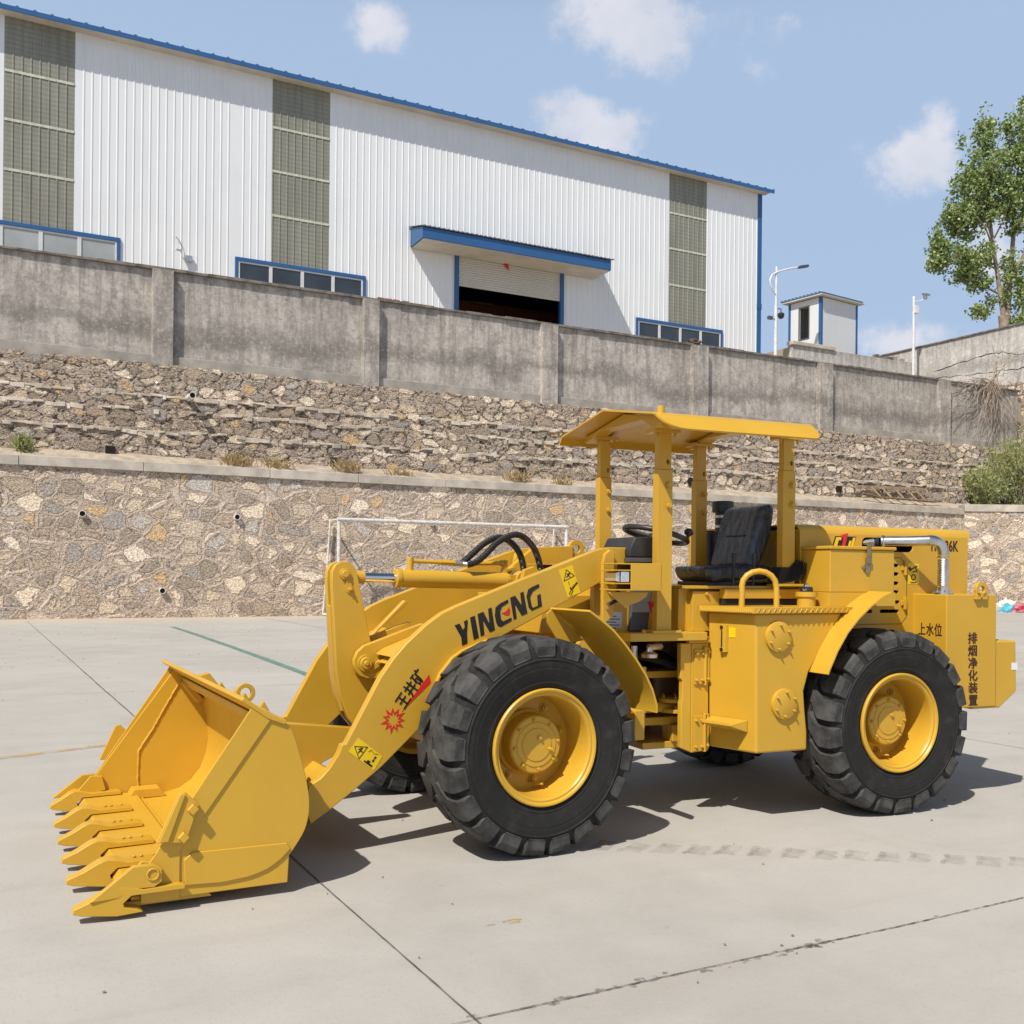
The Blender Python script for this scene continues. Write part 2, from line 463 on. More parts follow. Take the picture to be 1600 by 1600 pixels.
def worn(name, colr, lo, hi, amax, scale=6.0):
    """a thin worn coat: paint or dust with the concrete showing through"""
    m = simple(name, colr, 0.85, var=0.15, nscale=scale)
    nt = m.node_tree
    b = nt.nodes['Principled BSDF']
    n = noi(nt, coords(nt), scale * 2.3, 8, 0.7)
    lk(nt, rng(nt, n.outputs['Fac'], lo, hi, 0.0, amax), b.inputs['Alpha'])
    return m
TRACK = worn('tyre_mark_dust', (0.30, 0.278, 0.242), 0.30, 0.70, 0.30, 3)
YELLOWLINE = worn('worn_yellow_paint', (0.52, 0.36, 0.13), 0.36, 0.60, 0.55, 3)
GREENLINE = worn('worn_green_paint', (0.13, 0.235, 0.19), 0.25, 0.5, 0.92, 5)
CRACKLINE = worn('hairline_crack', (0.10, 0.09, 0.08), 0.30, 0.52, 0.85, 8)
CRACK = worn('joint_crumble', (0.22, 0.20, 0.17), 0.35, 0.6, 0.7, 14)
SPILL = worn('yellow_paint_drip', (0.52, 0.36, 0.10), 0.40, 0.6, 0.5, 16)
def cladding(name, colr, var, rough, streak=0.3):
    m, nt, b = new_mat(name)
    v = coords(nt, (1, 1, 0.12))
    n = noi(nt, v, 2.6, 6, 0.6)
    n2 = noi(nt, coords(nt), 0.5, 5)
    c = mixc(nt, rng(nt, n.outputs['Fac'], 0.35, 0.75, 0, streak), colr, tuple(x * (1 - var) for x in colr))
    c = mixc(nt, rng(nt, n2.outputs['Fac'], 0.45, 0.75, 0, 0.35), c, tuple(x * (1 - var * 0.8) for x in colr))
    lk(nt, c, b.inputs['Base Color'])
    b.inputs['Roughness'].default_value = rough
    return m
CLAD = cladding('white_steel_cladding', (0.73, 0.745, 0.755), 0.13, 0.45)
HUTW = cladding('white_sandwich_panel', (0.64, 0.65, 0.66), 0.14, 0.5)
FIBRE = cladding('green_fibreglass_sheet', (0.275, 0.272, 0.222), 0.40, 0.55, 0.7)
_nt = FIBRE.node_tree
_b = _nt.nodes['Principled BSDF']
_w = N(_nt, 'ShaderNodeTexWave', wave_type='BANDS', bands_direction='Z')
lk(_nt, coords(_nt), _w.inputs['Vector'])
_w.inputs['Scale'].default_value = 1.7
_w.inputs['Distortion'].default_value = 2.5
_w.inputs['Detail'].default_value = 3.0
_src = _b.inputs['Base Color'].links[0].from_socket
lk(_nt, mixc(_nt, mth(_nt, 'MULTIPLY', _w.outputs['Fac'], 0.45), _src, (0.15, 0.148, 0.12)), _b.inputs['Base Color'])
FIBREBAND = simple('purlin_behind_fibreglass', (0.50, 0.51, 0.40), 0.6, var=0.15)
BLUE = cladding('blue_steel_trim', (0.026, 0.105, 0.27), 0.25, 0.4)
BLUER = cladding('blue_roof_sheet', (0.05, 0.14, 0.27), 0.3, 0.45)
SHUTTER = cladding('roller_shutter_steel', (0.55, 0.53, 0.47), 0.2, 0.5)
SOFFIT = simple('white_soffit', (0.55, 0.52, 0.46), 0.7, var=0.1, nscale=1)
WINFRAME = simple('white_window_frame', (0.60, 0.61, 0.62), 0.4, var=0.06)
GLASS = simple('dark_window_glass', (0.028, 0.034, 0.04), 0.08, var=0.3, nscale=0.6, spec=0.8)
GLASSPALE = simple('pale_window_pane', (0.34, 0.36, 0.36), 0.35, var=0.14, nscale=0.5)  # paler than the dark glass of the other windows
DARKIN = simple('darkened_interior', (0.05, 0.05, 0.05), 0.9, var=0.3, nscale=0.4)  # dark colour puts the hall's shade into its rear wall and floor
ORANGE = simple('orange_crane_paint', (0.16, 0.05, 0.02), 0.5, var=0.15)
WHITEP = simple('white_pole_paint', (0.66, 0.66, 0.67), 0.4, var=0.08, dust=(0.4, 0.36, 0.3, 0.35))
GOALP = simple('chipped_white_paint', (0.62, 0.61, 0.58), 0.5, var=0.1, nscale=8, dust=(0.35, 0.27, 0.2, 0.8))
LAMPH = simple('dark_lamp_head', (0.05, 0.06, 0.11), 0.35, var=0.1)
PVC = simple('white_pvc_pipe', (0.70, 0.68, 0.63), 0.4, var=0.1)
HOLE = simple('pipe_mouth_dark', (0.006, 0.006, 0.006), 0.9, var=0.1)
WOOD = simple('old_ladder_wood', (0.30, 0.215, 0.135), 0.8, var=0.35, nscale=9, bmp=0.3)
WOODD = simple('dark_ladder_wood', (0.17, 0.115, 0.075), 0.85, var=0.35, nscale=9, bmp=0.3)
BARK = simple('pale_tree_bark', (0.27, 0.215, 0.16), 0.9, var=0.3, nscale=5, bmp=0.6, bscale=22)
VINEB = simple('dry_vine_stem', (0.36, 0.29, 0.23), 0.9, var=0.35, nscale=2)
STRAW = simple('dry_straw', (0.48, 0.36, 0.19), 0.9, var=0.25, nscale=8)
SOIL = simple('upper_yard_soil', (0.33, 0.27, 0.2), 0.95, var=0.2, nscale=0.4)
PINK = simple('pink_cloth', (0.55, 0.13, 0.17), 0.85, var=0.25, nscale=5)
TEAL = simple('turquoise_cloth', (0.10, 0.42, 0.52), 0.85, var=0.2, nscale=5)
WHITEC = simple('white_cloth', (0.62, 0.58, 0.54), 0.85, var=0.15, nscale=5)
RUST = simple('rusty_brown_cloth', (0.12, 0.075, 0.05), 0.9, var=0.3)

def leaf_mat(name, a, bcol, c3):
    m, nt, b = new_mat(name)
    g = N(nt, 'ShaderNodeNewGeometry')
    r = N(nt, 'ShaderNodeValToRGB')
    r.color_ramp.elements[0].color = (*a, 1)
    r.color_ramp.elements[1].color = (*c3, 1)
    e = r.color_ramp.elements.new(0.55)
    e.color = (*bcol, 1)
    lk(nt, g.outputs['Random Per Island'], r.inputs[0])
    lk(nt, r.outputs[0], b.inputs['Base Color'])
    b.inputs['Roughness'].default_value = 0.45
    tr = N(nt, 'ShaderNodeBsdfTranslucent')
    lk(nt, r.outputs[0], tr.inputs['Color'])
    ms = N(nt, 'ShaderNodeMixShader')
    ms.inputs[0].default_value = 0.38
    out = nt.nodes['Material Output']
    lk(nt, b.outputs[0], ms.inputs[1])
    lk(nt, tr.outputs[0], ms.inputs[2])
    lk(nt, ms.outputs[0], out.inputs['Surface'])
    return m
LEAF = leaf_mat('poplar_leaf', (0.13, 0.20, 0.045), (0.26, 0.34, 0.10), (0.55, 0.60, 0.32))
NEEDLE = leaf_mat('shrub_needle', (0.23, 0.27, 0.095), (0.36, 0.40, 0.15), (0.50, 0.50, 0.25))

# ------------------------------------------------------------------ mesh builder
class MB:
    def __init__(s):
        s.bm = bmesh.new()
    def v(s, p):
        return s.bm.verts.new(p)
    def face(s, vs):
        try:
            return s.bm.faces.new(vs)
        except ValueError:
            return None
    def hexa(s, P):
        v = [s.v(p) for p in P]
        for f in ((0, 3, 2, 1), (4, 5, 6, 7), (0, 1, 5, 4), (1, 2, 6, 5), (2, 3, 7, 6), (3, 0, 4, 7)):
            s.face([v[i] for i in f])
        return s
    def box(s, x0, x1, y0, y1, z0, z1):
        return s.hexa([(x0, y0, z0), (x1, y0, z0), (x1, y1, z0), (x0, y1, z0), (x0, y0, z1), (x1, y0, z1), (x1, y1, z1), (x0, y1, z1)])
    def prism(s, poly, a, b, ax='y'):
        def P(p, t):
            return (p[0], t, p[1]) if ax == 'y' else ((t, p[0], p[1]) if ax == 'x' else (p[0], p[1], t))
        A = [s.v(P(p, a)) for p in poly]
        B = [s.v(P(p, b)) for p in poly]
        s.face(A)
        s.face(B[::-1])
        n = len(poly)
        for i in range(n):
            s.face([A[i], A[(i + 1) % n], B[(i + 1) % n], B[i]])
        return s
    def plate(s, poly, holes, a, b, ax='y'):
        """a plate with holes cut through it"""
        def P(p, t):
            return (p[0], t, p[1]) if ax == 'y' else ((t, p[0], p[1]) if ax == 'x' else (p[0], p[1], t))
        loops = [poly] + list(holes)
        flat = [p for l in loops for p in l]
        tri = tessellate_polygon([[Vector((p[0], p[1], 0)) for p in l] for l in loops])
        A = [s.v(P(p, a)) for p in flat]
        B = [s.v(P(p, b)) for p in flat]
        for t in tri:
            s.face([A[i] for i in t])
            s.face([B[i] for i in t][::-1])
        k = 0
        for l in loops:
            n = len(l)
            for i in range(n):
                i0, i1 = k + i, k + (i + 1) % n
                s.face([A[i0], A[i1], B[i1], B[i0]])
            k += n
        return s
    def sheet(s, path, a, b, th, ax='y'):
        """a bent sheet: a 2D path thickened by th and extruded from a to b"""
        n = len(path)
        up, dn = [], []
        for i, p in enumerate(path):
            p0 = Vector(path[max(0, i - 1)])
            p1 = Vector(path[min(n - 1, i + 1)])
            d = (p1 - p0).normalized()
            nn = Vector((-d.y, d.x)) * th / 2
            up.append(tuple(Vector(p) + nn))
            dn.append(tuple(Vector(p) - nn))
        return s.strip_prism(up, dn, a, b, ax)
    def strip_prism(s, up, dn, a, b, ax='y'):
        def P(p, t):
            return (p[0], t, p[1]) if ax == 'y' else ((t, p[0], p[1]) if ax == 'x' else (p[0], p[1], t))
        n = len(up)
        R = [[s.v(P(q, t)) for q in l] for l in (up, dn) for t in (a, b)]   # ua ub da db
        ua, ub, da, db = R
        for i in range(n - 1):
            s.face([ua[i], ua[i + 1], ub[i + 1], ub[i]])
            s.face([da[i], db[i], db[i + 1], da[i + 1]])
            s.face([ua[i], da[i], da[i + 1], ua[i + 1]])
            s.face([ub[i], ub[i + 1], db[i + 1], db[i]])
        s.face([ua[0], ub[0], db[0], da[0]])
        s.face([ua[-1], da[-1], db[-1], ub[-1]])
        return s
    def tube(s, path, r, seg=10, r2=None, cap=True):
        path = [Vector(p) for p in path]
        n = len(path)
        rings = []
        prev = None
        for i, p in enumerate(path):
            d = (path[min(n - 1, i + 1)] - path[max(0, i - 1)]).normalized()
            if prev is None:
                ref = Vector((0, 0, 1)) if abs(d.z) < 0.9 else Vector((1, 0, 0))
                x = d.cross(ref).normalized()
            else:
                x = (prev - d * prev.dot(d)).normalized()
            prev = x
            y = d.cross(x)
            rr = r if r2 is None else r + (r2 - r) * i / max(1, n - 1)
            if isinstance(r, (list, tuple)):
                rr = r[i]
            rings.append([s.v(p + (x * math.cos(2 * math.pi * k / seg) + y * math.sin(2 * math.pi * k / seg)) * rr) for k in range(seg)])
        for a, b in zip(rings, rings[1:]):
            for k in range(seg):
                s.face([a[k], a[(k + 1) % seg], b[(k + 1) % seg], b[k]])
        if cap:
            s.face(rings[0][::-1])
            s.face(rings[-1])
        return s
    def cyl(s, p0, p1, r, r2=None, seg=16):
        return s.tube([p0, p1], r, seg, r2)
    def lathe(s, prof, c, ax='y', seg=48, closed=False, caps=True):
        """prof: (t along axis, radius)"""
        rings = []
        for t, r in prof:
            ring = []
            for k in range(seg):
                a = 2 * math.pi * k / seg
                ca, sa = math.cos(a) * r, math.sin(a) * r
                ring.append(s.v((c[0] + ca, c[1] + t, c[2] + sa) if ax == 'y' else ((c[0] + t, c[1] + ca, c[2] + sa) if ax == 'x' else (c[0] + ca, c[1] + sa, c[2] + t))))
            rings.append(ring)
        for a, b in zip(rings, rings[1:]):
            for k in range(seg):
                s.face([a[k], a[(k + 1) % seg], b[(k + 1) % seg], b[k]])
        if closed:
            a, b = rings[-1], rings[0]
            for k in range(seg):
                s.face([a[k], a[(k + 1) % seg], b[(k + 1) % seg], b[k]])
        elif caps:
            s.face(rings[0][::-1])
            s.face(rings[-1])
        return s
    def bolt(s, p, r=0.012, h=0.012, ax='y', sgn=-1):
        d = {'x': Vector((1, 0, 0)), 'y': Vector((0, 1, 0)), 'z': Vector((0, 0, 1))}[ax] * sgn
        p = Vector(p)
        s.tube([p, p + d * h], r, 6)
        s.tube([p + d * h, p + d * h * 1.7], r * 0.55, 8)
        return s
    def xform(s, M):
        bmesh.ops.transform(s.bm, matrix=M, verts=s.bm.verts)
        return s

BASE = {}
def finish(mb, name, mat, base=(0, 0, 0), bevel=0.0, smooth=40, segs=2, keep_normals=False):
    bm = mb.bm
    if not keep_normals:
        bmesh.ops.recalc_face_normals(bm, faces=bm.faces)
    if base != (0, 0, 0):
        bmesh.ops.translate(bm, vec=-Vector(base), verts=bm.verts)
    lim = math.radians(smooth)
    for e in bm.edges:
        if len(e.link_faces) == 2:
            e.smooth = e.calc_face_angle(0) < lim
    for f in bm.faces:
        f.smooth = True
    me = bpy.data.meshes.new(name)
    bm.to_mesh(me)
    bm.free()
    me.materials.append(mat)
    o = bpy.data.objects.new(name, me)
    col.objects.link(o)
    if bevel:
        md = o.modifiers.new('edges', 'BEVEL')
        md.width = bevel
        md.segments = segs
        md.limit_method = 'ANGLE'
        md.angle_limit = math.radians(38)
        md.harden_normals = True
    return o

def tag(o, label, cat, group=None, kind=None):
    if label:
        o['label'] = label
    if cat:
        o['category'] = cat
    if group:
        o['group'] = group
    if kind:
        o['kind'] = kind
    return o
def thing(name, label, cat, frame, base=(0, 0, 0), group=None):
    o = bpy.data.objects.new(name, None)
    o.empty_display_size = 0.3
    col.objects.link(o)
    o.location = frame.w(*base)
    o.rotation_euler = (0, 0, frame.yaw)
    tag(o, label, cat, group)
    BASE[o.name] = base
    return o
def part(name, mb, mat, parent, bevel=0.0, label=None, **kw):
    """a part of a thing, or a sub-part of a part (same local coordinates)"""
    base = BASE.get(parent.name, (0, 0, 0))
    o = finish(mb, name, mat, base, bevel, **kw)
    o.parent = parent
    BASE[o.name] = base
    if label:
        o['label'] = label
    return o
def solo(name, mb, mat, frame, base, label=None, cat=None, group=None, kind=None, bevel=0.0, **kw):
    o = finish(mb, name, mat, base, bevel, **kw)
    o.location = frame.w(*base)
    o.rotation_euler = (0, 0, frame.yaw)
    BASE[o.name] = base
    return tag(o, label, cat, group, kind)

def text_mesh(body, size, bold=0.0):
    cu = bpy.data.curves.new('lettering', 'FONT')
    cu.body = body
    cu.size = size
    cu.offset = bold
    cu.align_x = 'CENTER'
    cu.align_y = 'CENTER'
    cu.resolution_u = 4
    t = bpy.data.objects.new('lettering', cu)
    col.objects.link(t)
    dg = bpy.context.evaluated_depsgraph_get()
    me = t.evaluated_get(dg).to_mesh()
    vs = [v.co.copy() for v in me.vertices]
    fs = [list(p.vertices) for p in me.polygons]
    t.evaluated_get(dg).to_mesh_clear()
    bpy.data.objects.remove(t)
    bpy.data.curves.remove(cu)
    return vs, fs
def add_text(mb, body, size, cx, cz, y, ang=0.0, sx=1.0, sz=1.0, bold=0.0):
    """flat lettering on a plane y = const; bold repeats the strokes with a small shift"""
    vs, fs = text_mesh(body, size)
    ca, sa = math.cos(ang), math.sin(ang)
    shifts = [(0, 0)] if not bold else [(-bold, 0), (bold, 0), (0, bold * 0.6), (0, -bold * 0.6)]
    for k, (dx, dz) in enumerate(shifts):
        V = []
        for p in vs:
            a, b = p.x * sx + dx, p.y * sz + dz
            V.append(mb.v((cx + a * ca - b * sa, y - 0.0003 * k, cz + a * sa + b * ca)))
        for f in fs:
            mb.face([V[i] for i in f])
    return mb

# ================================================================== SETTING
ROOTW = (0, 0, 0)
solo('ground', MB().prism([(-400, -500), (400, -500), (400, 0.3), (-400, 0.3)], -0.5, 0.0, 'z'), GROUND, W, (0, 0, 0), kind='structure')
solo('upper_terrace_ground', MB().prism([(-400, 2.5), (44.9, 2.5), (44.9, 400), (-400, 400)], 9.0, 10.2, 'z'), SOIL, W, (0, 0, 9.0), kind='structure')
solo('hillside', MB().prism([(45.35, -60), (300, -60), (300, 400), (45.35, 400)], 0.0, 13.55, 'z'), SOIL, W, (45.35, -60, 0), kind='structure')

def ribbon(mb, path, w, z, jit=0.0, step=0.12, zt=0.004):
    """a thin sheet lying on the ground along a path, with slightly ragged edges"""
    pts = []
    for a, b in zip(path, path[1:]):
        a, b = Vector(a), Vector(b)
        n = max(1, int((b - a).length / step))
        for i in range(n):
            pts.append(a + (b - a) * i / n)
    pts.append(Vector(path[-1]))
    L, R = [], []
    for i, p in enumerate(pts):
        d = (pts[min(len(pts) - 1, i + 1)] - pts[max(0, i - 1)]).normalized()
        nn = Vector((-d.y, d.x))
        off = noise.noise(Vector((p.x * 1.3, p.y * 1.3, w * 50))) * jit * 1.5
        L.append(mb.v((*(p + nn * (w / 2 + off + random.uniform(-jit, jit) * 0.5)), z)))
        R.append(mb.v((*(p - nn * (w / 2 - off + random.uniform(-jit, jit) * 0.5)), z)))
    for i in range(len(pts) - 1):
        mb.face([L[i], L[i + 1], R[i + 1], R[i]])
    return mb

j = MB()
for x in (-5.55, 0.605, 6.76, 12.9, 19.1):
    ribbon(j, [(x, -45), (x, -34), (x, -20)], 0.0075, 0.004, 0.0025, 0.05)
    ribbon(j, [(x, -20), (x, -1.0)], 0.014, 0.004, 0.004, 0.3)
solo('paving_joint', j, JOINT, W, (0, 0, 0), kind='structure')
j = MB()
ribbon(j, [(0.6, -27.335), (1.3, -27.33), (2.5, -27.335), (4, -27.32), (14, -27.33)], 0.0045, 0.0048, 0.0035, 0.02)
ribbon(j, [(-8, -27.34), (0.0, -27.34), (1.3, -27.33), (2.5, -27.335), (4, -27.32), (14, -27.33)], 0.0035, 0.0045, 0.006, 0.02)
ribbon(j, [(-20, -18.03), (30, -18.03)], 0.008, 0.004, 0.006, 0.3)
ribbon(j, [(-20, -8.7), (30, -8.7)], 0.010, 0.004, 0.006, 0.3)
solo('paving_crack', j, CRACKLINE, W, (0, 0, 0), kind='structure')
j = MB()
for k in range(60):
    x = random.choice([random.uniform(0.7, 3.6), random.gauss(1.15, 0.25), random.gauss(2.0, 0.12)])
    r = random.uniform(0.006, 0.022)
    n0 = -27.335 + random.gauss(0, 0.013)
    c = [j.v((x + r * math.cos(a) * random.uniform(0.6, 1.5), n0 + r * 0.7 * math.sin(a) * random.uniform(0.5, 1.2), 0.0035)) for a in [i * math.pi / 4 for i in range(8)]]
    j.face(c)
solo('crumbled_joint_edge', j, CRACK, W, (0, 0, 0), kind='structure')
solo('court_marking', ribbon(MB(), [(3.56, -4.9), (3.48, -9), (3.36, -13), (3.17, -17.8), (3.1, -21)], 0.125, 0.005, 0.008, 0.2), GREENLINE, W, (0, 0, 0), kind='structure')
solo('court_marking', ribbon(MB(), [(-5, -23.1), (-2.2, -22.4), (-0.56, -21.9), (0.26, -21.6), (1.3, -21.3)], 0.11, 0.005, 0.02, 0.15), YELLOWLINE, W, (0, 0, 0), kind='structure')
j = MB()
p0, p1 = Vector((2.05, -25.80)), Vector((4.1, -27.2))
d = (p1 - p0).normalized()
nn = Vector((-d.y, d.x))
for k in range(22):
    c = p0 + (p1 - p0) * k / 16 + nn * random.uniform(-0.012, 0.012)
    jx = random.uniform(-0.01, 0.01)
    ribbon(j, [tuple(c + nn * 0.10 + d * (0.03 + jx)), tuple(c + nn * 0.02 + d * 0.01), tuple(c - nn * 0.06 - d * (0.03 + jx)), tuple(c - nn * 0.09 - d * 0.045)], 0.026, 0.004, 0.014, 0.015)
    ribbon(j, [tuple(c + nn * 0.085 + d * 0.06), tuple(c - nn * 0.085 + d * 0.01)], 0.10, 0.0037, 0.03, 0.02)
solo('tyre_track', j, TRACK, W, (0, 0, 0), kind='structure')

# ------------------------------------------------------------------ lower stone retaining wall
rw = thing('stone_wall', 'long beige rubble stone retaining wall with raised pointing and a concrete coping behind the football goal', 'retaining wall', W)
e2 = (37.6 + 14 * 0.882, -14 * 0.4705)
def stone_grid(mb, p0, p1, z0, z1, step, back):
    """finely divided wall face from p0 to p1 (plan), with top and back so that it is solid"""
    p0, p1 = Vector(p0), Vector(p1)
    L = (p1 - p0).length
    nx_, nz_ = int(L / step), int((z1 - z0) / step)
    d = (p1 - p0) / nx_
    nrm = Vector((-d.y, d.x)).normalized() * back
    G = [[mb.v((*(p0 + d * i), z0 + (z1 - z0) * k / nz_)) for k in range(nz_ + 1)] for i in range(nx_ + 1)]
    for i in range(nx_):
        for k in range(nz_):
            mb.face([G[i][k], G[i + 1][k], G[i + 1][k + 1], G[i][k + 1]])
    b0 = [mb.v((*(p0 + nrm), z)) for z in (z0, z1)]
    b1 = [mb.v((*(p1 + nrm), z)) for z in (z0, z1)]
    mb.face([b0[0], b0[1], b1[1], b1[0]])
    return mb
part('stone_face', stone_grid(MB(), (-6, 0), (37.6, 0), -0.15, 4.12, 0.055, 0.9), STONE, rw, keep_normals=True)
part('stone_face', MB().box(-40, -6.001, 0, 0.9, -0.3, 4.12), STONE, rw)
part('stone_face', stone_grid(MB(), (37.6, 0), e2, -0.15, 4.25, 0.06, 0.9), STONE, rw, keep_normals=True)
m = MB()
x = -40.0
while x < 37.5:
    x2 = min(37.56, x + random.uniform(2.6, 3.6))
    z = random.uniform(-0.012, 0.012)
    m.box(x, x2 - 0.012, -0.07 + random.uniform(-0.012, 0.012), 0.62, 4.10 + z, 4.37 + z)
    x = x2
q = Vector((0.882, -0.4705))
pn = Vector((0.4705, 0.882))
a = Vector((37.62, -0.06))
for k in range(5):
    p0 = a + q * 2.7 * k
    p1 = a + q * (2.7 * k + 2.69)
    m.prism([tuple(p0), tuple(p1), tuple(p1 + pn * 0.7), tuple(p0 + pn * 0.7)], 4.23, 4.55 + random.uniform(-0.01, 0.01), 'z')
part('coping', m, COPING, rw, bevel=0.015)
for (px, pz) in ((1.99, 2.86), (6.17, 2.91), (4.10, 0.76), (12.35, 2.93), (-2.2, 0.8), (9.6, 0.78), (19.0, 2.9)):
    p = part('drain_pipe', MB().lathe([(-0.10, 0.075), (-0.10, 0.088), (0.05, 0.088), (0.05, 0.075)], (px, 0, pz), 'y', 16, closed=True), PVC, rw)
    part('pipe_mouth', MB().lathe([(-0.06, 0.076), (-0.055, 0.076)], (px, 0, pz), 'y', 16), HOLE, p)  # black disc inside the pipe, coloured as its inner shade

# sloping soil on the ledge
m = MB()
nx = 260
rows = [(0.40, 4.33), (0.62, 4.40), (0.85, 4.46), (1.10, 4.58), (1.50, 4.74)]
grid = []
for i in range(nx + 1):
    x = -40 + 80.0 * i / nx
    grid.append([m.v((x, n, z + (0.05 * noise.noise(Vector((x * 0.9, n * 3, 1))) + 0.035 * noise.noise(Vector((x * 3.1, n * 5, 4)))) * (0.4 if k == 0 else 1))) for k, (n, z) in enumerate(rows)])
for i in range(nx):
    for k in range(len(rows) - 1):
        m.face([grid[i][k], grid[i + 1][k], grid[i + 1][k + 1], grid[i][k + 1]])
solo('soil_ledge', m, SAND, W, (0, 0, 4.3), kind='structure')

# ------------------------------------------------------------------ terraced upper stone wall
tw = thing('terraced_stone_wall', 'rough stone wall stepping back in four courses between the soil ledge and the grey rendered wall', 'stone wall', W)
CO = [(1.40, 4.4, 5.46), (1.65, 5.40, 6.12), (1.90, 6.06, 6.60), (2.12, 6.54, 7.56)]
def rough_face(mb, x0, x1, n, z0, z1, amp, nb=2.9):
    """a wall face whose surface and top edge are pushed in and out, closed behind"""
    nxx = int((x1 - x0) / 0.075)
    nz = max(2, int((z1 - z0) / 0.075))
    G = []
    for i in range(nxx + 1):
        x = x0 + (x1 - x0) * i / nxx
        colv = []
        for k in range(nz + 1):
            z = z0 + (z1 - z0) * k / nz
            dn = amp * (noise.noise(Vector((x * 2.3, z * 3.1, n))) + 0.7 * noise.noise(Vector((x * 5.1, z * 6.3, n + 9))))
            dz = 0.05 * noise.noise(Vector((x * 1.7, n, 3))) if k == nz else 0
            colv.append(mb.v((x, n + dn, z + dz)))
        top = mb.v((x, nb, z1 + 0.03 * noise.noise(Vector((x * 2, 7, 1)))))
        colv.append(top)
        G.append(colv)
    for i in range(nxx):
        for k in range(len(G[0]) - 1):
            mb.face([G[i][k], G[i + 1][k], G[i + 1][k + 1], G[i][k + 1]])
    return mb
for n0, z0, z1 in CO:
    c = part('stone_course', rough_face(MB(), -7, 46, n0, z0, z1, 0.04), STONE2, tw, keep_normals=True)
    if z1 < 7:
        m = MB()
        x = -40.0
        while x < 46:
            x2 = x + random.uniform(0.10, 0.42)
            if random.random() < 0.62 + 0.9 * (noise.noise(Vector((x * 0.35, n0 * 7, 2))) + 0.35):
                o = random.uniform(-0.05, 0.03)
                zt = z1 + 0.07 * noise.noise(Vector((x * 0.9, n0, 3))) + random.uniform(-0.025, 0.02)
                h = random.uniform(0.05, 0.15)
                t0, t1 = random.uniform(-0.03, 0.03), random.uniform(-0.03, 0.03)
                m.hexa([(x, n0 - 0.02 + o, zt - h), (x2, n0 - 0.02 + o * 0.5, zt - h + t1), (x2, n0 + 0.24, zt - h), (x, n0 + 0.24, zt - h), (x, n0 - 0.015 + o, zt + t0), (x2, n0 - 0.015 + o * 0.5, zt + t1), (x2, n0 + 0.24, zt), (x, n0 + 0.24, zt)])
            x = x2
        part('mortar_ledge', m, LIP, c, bevel=0.02)
for (px, pz) in ((2.85, 4.78), (9.56, 4.86), (16.39, 4.93), (31.57, 5.02), (23.8, 4.95)):
    part('weep_hole', MB().box(px - 0.13, px + 0.13, 1.325, 1.5, pz - 0.14, pz + 0.13), HOLE, tw)  # black block in place of a recess, its shade put into the colour
p = part('drain_pipe', MB().lathe([(-0.42, 0.085), (-0.42, 0.10), (0.2, 0.10), (0.2, 0.085)], (5.12, 1.65, 6.56), 'y', 18, closed=True), PVC, tw)
part('pipe_mouth', MB().lathe([(-0.36, 0.086), (-0.35, 0.086)], (5.12, 1.65, 6.56), 'y', 18), HOLE, p)  # black disc painted as the shade in the pipe

# ------------------------------------------------------------------ grey rendered boundary wall on top
gw = thing('rendered_wall', 'tall grey weather-stained cement wall with pilasters standing on the terraced stone wall', 'wall', W, (0, 2.4, 7.54))
part('rendered_panel', MB().box(-40, 44.5, 2.4, 2.72, 7.5, 10.45), PLASTER, gw)
part('plinth', MB().box(-40, 44.4, 2.30, 2.42, 7.46, 7.86), PLINTH, gw, bevel=0.015)
for x0, x1 in ((-9.1, -8.4), (-2.35, -1.7), (4.10, 4.71), (10.79, 11.35), (17.62, 18.29), (24.48, 25.25), (31.25, 32.0), (38.75, 39.44)):
    part('pilaster', MB().box(x0, x1, 2.17, 2.41, 7.5, 10.448), PLASTER, gw, bevel=0.012)
m = MB()
x = -40.0
while x < 44.6:
    x2 = x + random.uniform(0.5, 1.6)
    m.box(x, min(44.6, x2) - 0.006, 2.31 + random.uniform(-0.02, 0.02), 2.80, 10.452, 10.53 + random.uniform(-0.015, 0.02))
    x = x2
part('coping', m, COPING_DARK, gw, bevel=0.01)
for k, (x, dz, a) in enumerate(((11.5, 0, 0.05), (11.77, 0, -0.1), (12.05, 0, 0.12), (12.4, 0, -0.02))):
    b = MB().box(-0.12, 0.12, -0.055, 0.055, 0, 0.055).xform(Matrix.Translation((x, 2.5, 10.56)) @ Matrix.Rotation(a, 4, 'Z'))
    solo('loose_brick', b, simple('red_brick_%s' % 'abcd'[k], (0.30, 0.10, 0.06), 0.9, var=0.2), W, (x, 2.5, 10.55), 'loose red brick lying on top of the grey wall below the warehouse', 'brick', 'loose bricks on the wall top', bevel=0.006)

def crumple(rx, ry, rz, amp, seed, c=(0, 0, 0), sub=3):
    mb = MB()
    bmesh.ops.create_icosphere(mb.bm, subdivisions=sub, radius=1.0)
    for v in mb.bm.verts:
        p = v.co.copy()
        f = 1 + amp * noise.noise(p * 2.1 + Vector((seed, 0, 0))) + amp * 0.7 * noise.noise(p * 5.3 + Vector((0, seed, 0)))
        v.co = Vector((p.x * rx * f, p.y * ry * f, max(-0.15, p.z) * rz * f)) + Vector(c)
    return mb
solo('rag', crumple(0.32, 0.18, 0.17, 0.5, 3, (24.7, 2.45, 10.57)), RUST, W, (24.7, 2.45, 10.55), 'crumpled dark brown rag lying on top of the grey wall', 'rag')

